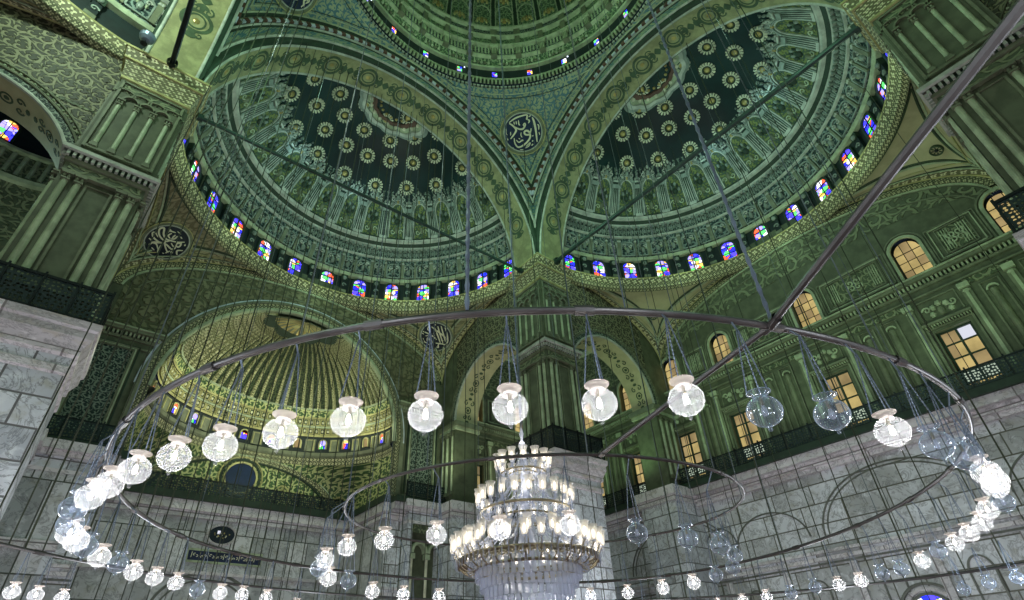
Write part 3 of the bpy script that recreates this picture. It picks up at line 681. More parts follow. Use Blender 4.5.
b.revolve([(DR * math.cos(x) - .02, 16.6 + DR * .95 * math.sin(x)) for x in e], 0, 2 * PI, 128, 'dome_green'); b.build('dome_shell', dome, True)
b = B()
for i in range(32):
    az = i * 360 / 32
    F = Fcyl(az, 8.2)
    b.box(F, -.2, .2, 13.4, 14.5, -.1, .22, 'green_mid'); b.box(F, -.26, .26, 14.2, 14.5, -.1, .34, 'green_light'); b.box(F, -.16, .16, 14.7, 15.5, -.1, .3, 'green_mid')
    for u in (-.1, 0, .1): b.halfcol(F, u, 13.5, 14.2, .03, 'green_light', .22, 3)
    b.box(F, -.22, .22, 15.6, 16.4, -.1, .3, 'green_mid')
    for q in range(5):   # balls of the hanging fringe
        F2 = Fcyl(az + 2.6 + q * 1.55, 8.4); b.blob(F2, 0, 13.02, 0, .1, .13, .12, 'green_mid' if q % 2 else 'green_light', 6, 3); b.box(F2, -.03, .03, 13.1, 13.4, 0, .08, 'green_light')
        b.box(Fcyl(az + 2.6 + q * 1.55, 8.15), -.05, .05, 13.7, 14.3, 0, .07, 'green_light')
b.build('bracket_band', dome)
def Fdome(azd):
    az0 = R_(azd)
    def F(u, v, w=0.0):
        u, v, w = np.broadcast_arrays(*(np.asarray(q, float) for q in (u, v, w)))
        el = v / DR; az = az0 + u / DR; Rr = DR - w
        return np.stack([Rr * np.cos(el) * np.sin(az), Rr * np.cos(el) * np.cos(az), 16.6 + Rr * .95 * np.sin(el)], -1)
    return F
b = B(); b2 = B()
for i in range(32):
    F = Fdome(i * 360 / 32); vs = np.linspace(0, 11.3, 20)
    b.strip(F, np.stack([vs * 0, vs], 1), .10, 0, .16, 'green_dark'); b.strip(F, np.stack([vs * 0 - .17, vs], 1), .03, 0, .12, 'green_light'); b.strip(F, np.stack([vs * 0 + .17, vs], 1), .03, 0, .12, 'green_light')
    F = Fdome((i + .5) * 360 / 32)
    for v0 in (.9, 2.9, 4.9):
        for q in range(7):
            t = PI * q / 6; b2.blob(F, .34 * math.cos(t), v0 + .3 * math.sin(t), .02, .1, .2, .12, 'rose_gold' if q % 2 else 'gold_plain', 6, 3)
        b2.blob(F, 0, v0, .02, .16, .16, .16, 'rose_gold', 6, 3)
    b2.strip(F, [(-.6, .35), (-.6, 1.9), (-.4, 2.35), (0, 2.55), (.4, 2.35), (.6, 1.9), (.6, .35), (-.6, .35)], .03, 0, .06, 'green_light')
b.build('rib', dome); b2.build('shell_ornament', dome)
b = B()
for i in range(24):
    F = Fcyl(i * 15 + 4, 8.72); b.quadF(F, -.16, .16, 12.0, 12.5, .03, 'st%d' % (i % 5))
    if i % 3 == 1: b.blob(F, .3, 12.45, .1, .05, .05, .05, 'bead_w', 6, 3)
b.build('stained_window', dome)
# pendentives
def mp_P(azf, z, lift=0.0):
    a = np.sqrt(np.clip(10.45 ** 2 - z * z, 0, None)); a = np.minimum(a, HB); a_b = np.arctan2(a, HB); az = a_b + (PI / 2 - 2 * a_b) * azf
    r = np.sqrt(np.maximum(RS2 - z * z, 1.0)) - lift; return np.stack([r * np.sin(az), r * np.cos(az), z], -1), r * (PI / 2 - 2 * a_b)
def plane_line(d, n=50, lift=0.02):
    """line on the pendentive lying d metres inside the arch plane"""
    y = HB - d; Rp = math.sqrt(RS2 - y * y); t0 = math.asin(min(1, math.sqrt(max(RS2 - 2 * y * y, 0)) / Rp)); t1 = math.asin(min(1, 10.62 / Rp)); t = np.linspace(t0, t1, n)
    p = np.stack([Rp * np.cos(t), np.full(n, y), Rp * np.sin(t)], 1); return p * (1 - lift / 13.7)
pend = empty('pendentive', (0, 0, H), 'painted corner panel with blue roundel between the two great arches', 'pendentive', None, 'structure')
b = B(); zt = math.sqrt(RS2 - 2 * HB * HB); s_, k_ = np.meshgrid(np.linspace(0, 1, 25), np.linspace(0, 1, 25), indexing='ij'); z = zt + (10.66 - zt) * k_ ** .8
P, _ = mp_P(s_, z); b.grid(P, np.stack([(P[..., 0] - P[..., 1]) * .7, P[..., 2] * 1.2], -1), 'pend'); b.build('panel', pend, True)
b = B()
for d0, d1, mt, lf in ((.02, .14, 'green_dark', .05), (.14, .20, 'green_light', .07), (.34, .38, 'green_light', .03), (.44, .47, 'green_dark', .03)):
    for sw in (0, 1):
        p = np.stack([plane_line(d0, 50, .0), plane_line(d0, 50, lf), plane_line(d1, 50, lf), plane_line(d1, 50, 0)], 1)
        if sw: p = p[..., [1, 0, 2]]
        b.grid(p, np.zeros(p.shape[:2] + (2,)), mt)
for z0, z1, mt in ((10.40, 10.44, 'green_light'), (10.25, 10.28, 'green_dark')):
    s = np.linspace(.14, .86, 40); P = np.stack([mp_P(s, np.full(40, q), .05)[0] for q in (z0, z1)]); b.grid(P, np.zeros((2, 40, 2)), mt)
b.build('border', pend)
plab = ['painted corner panel with a blue roundel directly above the central pillar', 'painted corner panel cut by the picture top, above the pillar beside the small arch', 'painted corner panel above the pillar at the upper picture corner', 'painted corner panel behind the viewer']
pend['label'] = plab[0]
for i, mx in enumerate((diag(-1, 1), diag(1, -1), diag(-1, -1))): copy_struct(pend, mx, (0, 0, 0))['label'] = plab[i + 1]

# ------------------------------------------------------------------ calligraphy roundels
def strokes(raw, c, r): return [([((x - c[0]) / r, -(y - c[1]) / r) for x, y in pts], hw / r) for pts, hw in raw]
TXT1 = strokes([   # blue roundel
    ([(455, 125), (475, 180), (490, 300), (495, 460)], 13), ([(395, 85), (330, 90), (230, 115), (140, 165)], 10), ([(395, 85), (385, 130), (375, 150)], 12),
    ([(140, 175), (190, 215), (225, 270), (200, 320), (140, 385)], 12), ([(210, 230), (270, 265), (320, 265), (355, 220), (350, 190)], 11), ([(350, 190), (330, 215), (352, 240)], 9),
    ([(430, 270), (420, 310), (395, 350), (345, 345), (335, 310), (370, 295), (405, 330), (400, 400), (330, 470), (240, 505), (195, 450), (190, 380)], 12),
    ([(205, 160), (210, 200)], 7), ([(235, 155), (237, 200)], 7), ([(268, 145), (270, 200), (285, 215)], 8), ([(390, 150), (415, 165), (400, 200)], 9), ([(410, 115), (440, 100)], 7),
    ([(520, 225), (535, 250), (530, 300)], 8), ([(530, 330), (540, 370)], 6), ([(95, 245), (85, 290), (100, 330)], 7), ([(150, 290), (145, 340)], 6), ([(95, 370), (105, 400)], 7),
    ([(215, 405), (250, 440), (300, 415), (310, 445)], 8), ([(250, 385), (270, 400)], 6), ([(340, 505), (400, 460), (380, 500), (330, 525)], 7), ([(415, 500), (440, 480)], 8), ([(430, 435), (440, 445)], 12), ([(160, 500), (175, 530)], 6), ([(255, 540), (300, 545)], 5), ([(430, 375), (455, 370)], 6), ([(290, 310), (285, 350), (300, 380)], 6)], (315, 310), 250)
TXT2 = strokes([   # roundel beside the pillar: long sweeping strokes
    ([(430, 150), (380, 215), (300, 270), (255, 290), (180, 270), (110, 215), (90, 260), (150, 310), (230, 325), (290, 310), (310, 270)], 13),
    ([(300, 320), (290, 350), (240, 380), (150, 385), (90, 355), (110, 330), (180, 345)], 12), ([(290, 350), (240, 400), (210, 440), (215, 490)], 16), ([(300, 380), (340, 440), (375, 485)], 17), ([(215, 440), (260, 420), (330, 450)], 10),
    ([(245, 150), (180, 190), (190, 220)], 11), ([(225, 190), (230, 240), (280, 250)], 11), ([(270, 170), (290, 230)], 11), ([(300, 160), (315, 210), (290, 250)], 11),
    ([(405, 180), (440, 210), (450, 250), (410, 260), (395, 225), (425, 200)], 12), ([(345, 280), (400, 290), (435, 285), (430, 330), (340, 335), (320, 350), (430, 390), (440, 360)], 12),
    ([(530, 240), (490, 290), (520, 320), (545, 330)], 12), ([(455, 340), (485, 370)], 16), ([(150, 180), (185, 170)], 8), ([(130, 430), (175, 430)], 9), ([(330, 140), (365, 145)], 10), ([(465, 160), (480, 185)], 10), ([(420, 435), (425, 445)], 14), ([(265, 490), (320, 490)], 8), ([(440, 390), (435, 420)], 8), ([(240, 125), (300, 115)], 6)], (310, 310), 250)
TXT3 = strokes([   # roundel with crossing uprights
    ([(320, 170), (350, 300), (370, 430)], 12), ([(375, 150), (385, 260), (410, 440)], 12), ([(425, 150), (440, 300), (455, 420)], 12), ([(480, 180), (495, 300), (485, 420), (420, 470)], 12),
    ([(280, 150), (350, 225), (430, 310), (500, 400)], 13), ([(135, 210), (200, 250), (265, 300), (300, 340), (320, 370)], 12), ([(230, 250), (240, 340), (250, 420)], 11), ([(120, 320), (135, 390), (175, 400), (180, 340), (205, 330), (210, 390)], 10),
    ([(350, 440), (330, 470), (330, 500), (300, 490)], 12), ([(290, 420), (320, 430), (400, 450), (430, 470)], 10), ([(240, 130), (215, 180), (225, 205)], 9), ([(335, 120), (350, 130)], 9), ([(120, 235), (140, 260)], 8), ([(180, 430), (205, 445)], 7), ([(160, 290), (200, 290)], 6), ([(390, 380), (420, 400)], 9), ([(300, 300), (290, 250)], 8)], (320, 320), 225)
def roundel(name, c, a, v, n, r, txt, ground, label, swapxy=False):
    Fr = planeF(np.zeros(3), a, v, n); root = empty(name, (c[0], c[1], c[2] + H), label, 'roundel')
    b = B(); b.disc(Fr, 0, 0, r * .9, -.02, .02, ground, 40); b.build('disc', root)
    b = B(); b.ring(Fr, 0, 0, r * .87, r * .92, 0, .05, 'white', 48); b.ring(Fr, 0, 0, r * .92, r * 1.06, 0, .035, 'green_mid', 48); b.ring(Fr, 0, 0, r * 1.04, r * 1.08, 0, .05, 'gold_plain', 48); b.build('rim', root)
    b = B()
    for pts, hw in txt:
        p = catmull(np.array(pts) * r * .87, 5); t = np.linspace(0, 1, len(p)); b.strip(Fr, p, hw * r * .87 * (.8 if txt is not TXT1 else 1) * (0.5 + .55 * np.sin(t * PI) ** .6), .0, .045, 'letter')
    b.build('lettering', root); return root
X_, Y_, Z_ = np.eye(3)
cm = np.array([7.33, 7.61, 8.70]); nm = -cm / np.linalg.norm(cm); tm = np.array([.72, -.69, 0]); tm -= nm * (tm @ nm); tm /= np.linalg.norm(tm); vm = np.cross(tm, nm) * -1
if vm[2] < 0: vm = -vm
roundel('calligraphy_roundel', cm + nm * .14, tm, vm, nm, 1.34, TXT1, 'navy', 'blue roundel with white script directly above the central pillar, between the two great arches')
cm2 = cm * np.array([-1, 1, 1]); nm2 = nm * np.array([-1, 1, 1]); tm2 = tm * np.array([-1, 1, 1]) * -1; vm2 = vm * np.array([-1, 1, 1])
roundel('calligraphy_roundel', cm2 + nm2 * .14, tm2, vm2, nm2, 1.27, TXT2[:12] + TXT1[9:14], 'navy', 'blue roundel with white script cut off by the top edge of the photo')
for azd, txt, lb in ((-43.6, TXT2, 'black roundel with looping pale script beside the ribbed pillar shafts'), (44.5, TXT3, 'black roundel with upright crossing pale script between the apse and the central pillar')):
    c, a, v, n = Fround(11.5, azd, -.72, .56, .83); c = c + np.array([0, SC, 0]) + n * .10
    roundel('calligraphy_roundel', c, a, v, n, 1.12, txt, 'ink', lb)
# plain yellow triangles with a small boss on the window side
for k, azd in enumerate((-45.5, 46)):
    c, a, v, n = Fround(11.5, azd, -.75, .56, .83); c = c + np.array([0, SC, 0]); swp = lambda q: q[[1, 0, 2]]
    c, a, v, n = swp(c), swp(a), swp(v), swp(n); Fr = planeF(np.zeros(3), a, v, n)
    root = empty('ceiling_boss', (c[0], c[1], c[2] + H), ['small round rosette boss on the yellow triangle beside the uppermost arched window', 'small round rosette boss on the yellow triangle beside the central pillar'][k], 'boss', None, 'structure')
    b = B(); b.ring(Fr, 0, 0, .22, .27, -.12, .12, 'soffit_line', 20); b.disc(Fr, 0, 0, .24, -.12, .05, 'cream', 16); b.build('rim', root); b = B(); b.blob(Fr, 0, 0, .05, .09, .09, .1, 'iron')
    for q in range(8): t = q * PI / 4; b.strip(Fr, [(.1 * math.cos(t), .1 * math.sin(t)), (.24 * math.cos(t), .24 * math.sin(t))], .02, .04, .09, 'soffit_line')
    b.build('boss', root)

# ------------------------------------------------------------------ pillars, pedestals and side arches
def sqloft(b, c, prof, mat, n=4):
    """square rings of half width h at height z round centre c"""
    for (dx, dy) in ((0, -1), (1, 0), (0, 1), (-1, 0)):
        tx, ty = -dy, dx; P = []; U = []; q = 0; last = None
        for h, z in prof:
            if last: q += math.hypot(h - last[0], z - last[1])
            last = (h, z); t = np.linspace(-h, h, n + 1)
            P.append(np.stack([c[0] + dx * h + tx * t, c[1] + dy * h + ty * t, np.full(n + 1, z)], 1)); U.append(np.stack([t + 40 + dx * 3.1 + dy * 5.3, np.full(n + 1, z if abs(z - prof[0][1]) > .9 or len(prof) == 2 else q + z)], 1))
        b.grid(np.stack(P, 1), np.stack(U, 1), mat)
def column(b, F, u, v0, v1, r, mat, cap, w0=0.0):
    b.halfcol(F, u, v0 + .2, v1 - .25, r, mat, w0, 6, .9)
    b.box(F, u - r * 1.5, u + r * 1.5, v0, v0 + .1, w0 - .02, w0 + r * 1.5, cap); b.box(F, u - r * 1.2, u + r * 1.2, v0 + .1, v0 + .2, w0 - .02, w0 + r * 1.2, cap)
    b.box(F, u - r * 1.15, u + r * 1.15, v1 - .28, v1 - .22, w0 - .02, w0 + r * 1.2, cap)
    b.blob(F, u - r * .6, v1 - .14, w0 + r * .6, r * .6, .09, r * .7, cap, 6, 3); b.blob(F, u + r * .6, v1 - .14, w0 + r * .6, r * .6, .09, r * .7, cap, 6, 3)
    b.box(F, u - r * 1.5, u + r * 1.5, v1 - .07, v1, w0 - .02, w0 + r * 1.5, cap)
def arch_path(cu, cv, r, n=12, ry=None): ry = ry or r; return [(cu - r * math.cos(t), cv + ry * math.sin(t)) for t in np.linspace(0, PI, n)]
CP = (10.005, 10.005); HW = 1.085
pier = empty('pillar', (0, 0, H), kind='structure')
b = B(); sqloft(b, CP, [(HW, -11.44), (HW, -1.4)], 'green_wall'); b.build('shaft', pier)
b = B(); sqloft(b, CP, [(HW + .01, -1.5), (HW + .06, -1.45), (HW + .06, -1.35)], 'gold_plain'); sqloft(b, CP, [(HW + .06, -1.35), (HW + .10, -1.0), (HW + .20, -.62)], 'gold', 8)
sqloft(b, CP, [(HW + .20, -.62), (HW + .26, -.6), (HW + .26, -.52)], 'gold_plain'); sqloft(b, CP, [(HW + .26, -.52), (HW + .34, -.12)], 'gold', 8); sqloft(b, CP, [(HW + .34, -.12), (HW + .38, -.1), (HW + .38, 0), (.4, .02)], 'gold_plain'); b.build('capital', pier)
faces = [wallF((8.92, 8.92, 0), (1, 0, 0), (0, -1, 0)), wallF((8.92, 8.92, 0), (0, 1, 0), (-1, 0, 0)), wallF((11.09, 8.92, 0), (0, 1, 0), (1, 0, 0)), wallF((8.92, 11.09, 0), (1, 0, 0), (0, 1, 0))]
for F in faces:
    b = B(); us = (.34, .84, 1.33, 1.83)
    for p in ([(.12, -5.2), (.12, -1.6)], [(2.05, -1.6), (2.05, -5.2)], [(.12, -1.62), (2.05, -1.62)]): b.strip(F, p, .04, 0, .07, 'green_mid')
    b.box(F, .17, 2.0, -5.2, -5.1, 0, .1, 'green_mid')
    for u in us: column(b, F, u, -5.1, -2.55, .075, 'green_light', 'green_mid', .02)
    for i in range(3): b.strip(F, arch_path((us[i] + us[i + 1]) / 2, -2.55, .25, 10, .28), .035, .0, .10, 'green_mid')
    for i in range(4): b.strip(F, arch_path(us[i], -2.2, .3, 8, .22), .025, .0, .07, 'green_mid')
    b.quadF(F, .18, 2.0, -2.1, -1.65, .015, 'green_relief')
    b.build('arcaded_panel', pier)
    b = B()
    for u in (.22, .55, 1.62, 1.95): column(b, F, u, -10.4, -6.5, .10, 'green_light', 'green_mid', .03)
    for p in ([(.75, -10.3), (.75, -6.7), (1.42, -6.7), (1.42, -10.3)],): b.strip(F, p, .035, 0, .06, 'green_mid')
    b.quadF(F, .1, 2.07, -6.45, -6.05, .02, 'green_relief'); b.box(F, .02, 2.15, -6.5, -6.44, 0, .16, 'green_mid'); b.box(F, 0, 2.17, -10.6, -10.4, 0, .12, 'green_mid')
    b.build('pilaster_panel', pier)
b = B(); sqloft(b, CP, [(HW, -6.02), (HW + .08, -5.98), (HW + .08, -5.86)], 'green_mid'); sqloft(b, CP, [(HW + .08, -5.86), (HW + .10, -5.7)], 'green_dark'); sqloft(b, CP, [(HW + .2, -5.7), (HW + .27, -5.66), (HW + .27, -5.52), (HW, -5.44)], 'white')
for F in faces:
    for i in range(15): b.box(F, -.1 + i * .163, -.02 + i * .163, -5.86, -5.71, .05, .2, 'white')
b.build('dentil_cornice', pier)
ped = empty('pedestal', (0, 0, H), kind='structure')
b = B(); sqloft(b, CP, [(1.36, -21.6), (1.36, -12.4)], 'marble_pier'); b.build('shaft', ped)
b = B(); sqloft(b, CP, [(1.36, -12.95), (1.42, -12.9), (1.42, -12.72), (1.37, -12.68)], 'marble_corn'); sqloft(b, CP, [(1.37, -12.45), (1.46, -12.38), (1.46, -12.22), (1.5, -12.12), (1.6, -11.92), (1.6, -11.72), (1.66, -11.66), (1.68, -11.46), (.9, -11.44)], 'marble_corn', 6); b.build('cornice', ped)
t = NT('iron lace grating'); v, U, V = t.uv()
vo = t.n('ShaderNodeTexVoronoi', voronoi_dimensions='2D'); t.L(v, vo.inputs['Vector']); vo.inputs['Scale'].default_value = 9.0; vo.inputs['Randomness'].default_value = .5
hole = t.step(vo.outputs['Distance'], .36, .30); pr = t.n('ShaderNodeBsdfPrincipled'); pr.inputs['Base Color'].default_value = (.03, .045, .05, 1); pr.inputs['Metallic'].default_value = .5; pr.inputs['Roughness'].default_value = .4
tr = t.n('ShaderNodeBsdfTransparent'); mx = t.n('ShaderNodeMixShader'); t.L(hole, mx.inputs[0]); t.L(pr.outputs[0], mx.inputs[1]); t.L(tr.outputs[0], mx.inputs[2]); t.L(mx.outputs[0], t.out.inputs[0]); M['grate'] = t.m
rail = empty('pedestal_railing', (0, 0, H))
b = B(); sqloft(b, CP, [(1.57, -11.38), (1.57, -10.42)], 'grate'); sqloft(b, CP, [(1.55, -11.38), (1.55, -10.42)], 'grate'); b.build('grating', rail)
b = B(); sqloft(b, CP, [(1.54, -10.44), (1.60, -10.44), (1.60, -10.36), (1.54, -10.36)], 'iron'); sqloft(b, CP, [(1.54, -11.42), (1.60, -11.42), (1.60, -11.36), (1.54, -11.36)], 'iron')
for F in (wallF((8.42, 8.42, 0), (1, 0, 0), (0, -1, 0)), wallF((8.42, 8.42, 0), (0, 1, 0), (-1, 0, 0)), wallF((11.59, 8.42, 0), (0, 1, 0), (1, 0, 0)), wallF((8.42, 11.59, 0), (1, 0, 0), (0, 1, 0))):
    for i in range(5): b.box(F, i * .79 - .025, i * .79 + .025, -11.42, -10.3, -.03, .03, 'iron')
b.build('frame', rail)

sa = empty('side_arch', (0, 0, H), kind='structure'); sa2 = empty('side_arch', (0, 0, H), kind='structure')
def side_arch(root, F, dpt):
    """F: u along +x (or +y), w towards the half dome; dpt: depth of the wall behind"""
    cu, cv, Ra = 14.45, -6.6, 3.35; n = 24; th = np.linspace(0, PI, n + 1)
    ax, az_ = cu + Ra * np.cos(th), cv + Ra * np.sin(th); x0, x1, zt_ = 11.05, 17.85, 1.0
    ox, oz = np.clip(cu + 9 * np.cos(th), x0, x1), np.clip(cv + 9 * np.sin(th), cv, zt_)
    for w, mt in ((0, 'spandrel'), (-dpt, 'green_wall')):
        ks = np.linspace(0, 1, 5); U_ = ax[:, None] * (1 - ks) + ox[:, None] * ks; V_ = az_[:, None] * (1 - ks) + oz[:, None] * ks
        bb.grid(F(U_, V_, w), np.stack([U_, V_], -1), mt)
    b = bs; L = th * Ra
    P = np.stack([F(ax, az_, np.full(n + 1, q)) for q in (0, -dpt)], 1); b.grid(P, np.stack([np.stack([L, L * 0 + q], 1) for q in (0, dpt)], 1), 'cream')
    for q in range(6):
        t = PI * (q + .5) / 6
        def Fq(u, v, w=0.0, t=t):
            u, v, w = np.broadcast_arrays(*(np.asarray(k, float) for k in (u, v, w))); a = t + u / Ra; return F(cu + (Ra - w) * np.cos(a), cv + (Ra - w) * np.sin(a), -dpt / 2 + v)
        bo.ring(Fq, 0, 0, .16, .22, 0, .02, 'soffit_line', 14); bo.blob(Fq, 0, 0, 0, .1, .1, .04, 'soffit_line', 8, 3)
        for sg in (-1, 1):
            bo.spiral(Fq, sg * .45, .2, .16, 1.1, .035, 0, .02, 'soffit_line', sg); bo.spiral(Fq, sg * .45, -.2, .16, 1.1, .035, 0, .02, 'soffit_line', -sg); bo.blob(Fq, sg * .72, 0, 0, .1, .16, .03, 'soffit_line', 6, 3)
    for r0, r1, w1, mt in ((3.33, 3.43, .08, 'white'), (3.43, 3.66, .04, 'frieze2'), (3.66, 3.74, .09, 'green_mid'), (3.90, 3.95, .05, 'green_mid')):
        bm_.ring(F, cu, cv, r0, r1, -.02, w1, mt, 40, 0, PI)
    for q in range(52):
        t = PI * (q + .5) / 52; bm_.blob(F, cu + 3.82 * math.cos(t), cv + 3.82 * math.sin(t), 0, .06, .06, .06, 'green_light', 5, 3)
    be.box(F, 17.8, 19.5, -11.44, 1.0, -dpt, .02, 'green_wall'); be.box(F, 17.55, 19.5, -6.9, -6.6, -dpt - .15, .15, 'green_mid'); be.box(F, 17.65, 19.5, -7.1, -6.9, -dpt - .08, .08, 'green_light')
    for u in (18.1, 18.6, 19.1): column(be, F, u, -10.9, -7.2, .1, 'green_light', 'green_mid', .02)
    be.box(F, 17.4, 19.5, -21.6, -12.2, -dpt - .3, .35, 'marble_pier', 1, 1); be.box(F, 17.3, 19.5, -12.2, -11.9, -dpt - .4, .45, 'marble_corn'); be.box(F, 17.2, 19.5, -11.9, -11.44, -dpt - .5, .55, 'marble_corn')
for sar, F in ((sa, wallF((0, 9.42, 0), (1, 0, 0), (0, -1, 0))), (sa2, wallF((9.42, 0, 0), (0, 1, 0), (-1, 0, 0)))):
    bb, bs, bo, bm_, be = B(), B(), B(), B(), B(); side_arch(sar, F, 1.6)
    bb.build('spandrel', sar); bs.build('soffit', sar); bo.build('painted_ornament', sar); bm_.build('archivolt', sar); be.build('pilaster', sar)
bay = empty('corner_bay_dome', (0, 0, H), kind='structure')
b = B(); cxy = 14.45; n = 64; th = np.linspace(0, 2 * PI, n + 1)
sqx = np.clip(7.2 * np.cos(th), -5.05, 5.05); sqy = np.clip(7.2 * np.sin(th), -5.05, 5.05); rows = []
for k in np.linspace(0, 1, 9):
    kk = math.sin(k * PI / 2); rows.append(np.stack([cxy + sqx * (1 - k) + 4.5 * np.cos(th) * k, cxy + sqy * (1 - k) + 4.5 * np.sin(th) * k, np.full(n + 1, -3.2 + 3.0 * kk)], 1))
rows = np.stack(rows, 1); b.grid(rows, np.stack([np.broadcast_to((th * 4.5)[:, None], rows.shape[:2]), rows[..., 2]], -1), 'green_relief')
b.revolve([(4.5, -.2), (4.35, -.1), (4.3, .1), (4.4, .15)], 0, 2 * PI, 64, 'green_light', (cxy, cxy)); b.revolve([(4.4, .15), (4.6, .3), (4.6, 1.6)], 0, 2 * PI, 64, 'green_relief', (cxy, cxy)); b.revolve([(4.6, 1.6), (4.4, 1.65), (4.4, 1.8), (4.75, 1.85)], 0, 2 * PI, 64, 'green_light', (cxy, cxy))
b.revolve([(4.75, 1.85), (4.75, 3.6), (4.5, 3.7), (4.5, 3.85)] + [(4.5 * math.cos(R_(e)), 3.85 + 4.5 * math.sin(R_(e))) for e in range(0, 91, 9)], 0, 2 * PI, 64, 'drum', (cxy, cxy)); b.build('shell', bay)
b = B()
for i in range(64):
    a_ = i * 2 * PI / 64; F = (lambda a_: (lambda u, v, w=0.0: (lambda uu, vv, ww: np.stack([cxy + (4.6 - ww) * np.sin(a_ + uu / 4.6), cxy + (4.6 - ww) * np.cos(a_ + uu / 4.6), vv], -1))(*np.broadcast_arrays(*(np.asarray(q, float) for q in (u, v, w))))))(a_)
    b.halfcol(F, 0, .35, 1.55, .1, 'green_light', 0, 4)
b.build('fluting', bay)
for i in range(12):
    a_ = (i + .5) * 2 * PI / 12; F = (lambda a_: (lambda u, v, w=0.0: (lambda uu, vv, ww: np.stack([cxy + (4.75 - ww) * np.sin(a_ + uu / 4.75), cxy + (4.75 - ww) * np.cos(a_ + uu / 4.75), vv], -1))(*np.broadcast_arrays(*(np.asarray(q, float) for q in (u, v, w))))))(a_)
    b = B(); b.quadF(F, -.34, .34, 2.15, 2.95, .05, 'st%d' % (i % 5)); a = np.linspace(0, PI, 9)
    b.grid(np.stack([F(np.cos(a) * .34 * s_, 2.95 + np.sin(a) * .36 * s_, .05) for s_ in (1, .01)]), np.stack([np.stack([np.cos(a) * .34 * s_ + i, 2.95 + np.sin(a) * .36 * s_], 1) for s_ in (1, .01)]), 'st%d' % ((i + 1) % 5))
    o = b.build('stained_window', bay); b = B(); b.strip(F, [(-.38, 2.1), (-.38, 2.95)] + arch_path(0, 2.95, .38, 9) + [(.38, 2.95), (.38, 2.1)], .05, 0, .12, 'green_dark'); b.box(F, -.02, .02, 2.15, 3.3, .05, .09, 'iron'); b.build('window_frame', o)
for root, cat, labs in ((pier, 'pillar', ['central green pillar between the two rosette half domes, seen edge on', 'green pillar standing on the large pale pedestal with looping-script roundel beside it', 'dark green pillar at the upper picture corner beside the yellow triangle panel', 'green pillar behind the viewer']),
                        (ped, 'pedestal', ['pale marble pedestal partly hidden behind the chandelier', 'large pale marble pedestal with pinkish cornice at the picture edge', 'marble pedestal just beyond the picture edge on the window side', 'marble pedestal behind the viewer']),
                        (rail, 'railing', ['dark iron lace railing on the pedestal behind the chandelier', 'dark iron lace railing on the large pale pedestal at the picture edge', 'dark iron lace railing beside the uppermost arched window', 'iron railing on the pedestal behind the viewer']),
                        (sa, 'arch', ['smaller arch between the central pillar and the window wall', 'smaller arch with carved spandrel beside the pillar on the large pedestal', 'smaller arch from the upper corner pillar to the window wall', 'smaller arch behind the viewer on the plain side']),
                        (sa2, 'arch', ['smaller arch between the apse wall and the central pillar', 'smaller arch between the apse wall and the pillar on the large pedestal', 'smaller arch beyond the pillar at the upper picture corner', 'smaller arch directly behind the viewer']),
                        (bay, 'dome', ['small corner dome seen dark behind the central pillar', 'small corner dome with stained windows seen through the arch at the picture edge', 'small corner dome on the window side', 'small corner dome behind the viewer'])):
    tag(root, labs[0], cat)
    for i, mx in enumerate((diag(-1, 1), diag(1, -1), diag(-1, -1))):
        tag(copy_struct(root, mx, (0, 0, 0)), labs[i + 1], cat)

# ------------------------------------------------------------------ outer walls
FX = wallF((19.5, 0, 0), (0, 1, 0), (-1, 0, 0)); FY = wallF((0, 19.5, 0), (1, 0, 0), (0, -1, 0))
WY = [-16.3, -12.6, -8.85, -5.0, .12, 5.25, 8.85, 12.5, 16.3]; WX = [-16.0, -12.05, 12.05, 16.0]
def holed(b, F, u0, u1, v0, v1, holes, mat, w=0.0):
    us = sorted({u0, u1} | {q for h in holes for q in (h[0], h[1]) if u0 < q < u1}); vs = sorted({v0, v1} | {q for h in holes for q in (h[2], h[3]) if v0 < q < v1})
    for a, c in zip(us[:-1], us[1:]):
        for d, e in zip(vs[:-1], vs[1:]):
            mu, mv = (a + c) / 2, (d + e) / 2
            if any(h[0] < mu < h[1] and h[2] < mv < h[3] for h in holes): continue
            b.quadF(F, a, c, d, e, w, mat)
AH, RH = .66, .66
wx = empty('wall_right', (0, 0, H), 'long green and marble wall with two rows of lamplit windows', 'wall', None, 'structure')
wy = empty('wall_back', (0, 0, H), 'green and marble wall with the scallop-shelled apse', 'wall', None, 'structure')
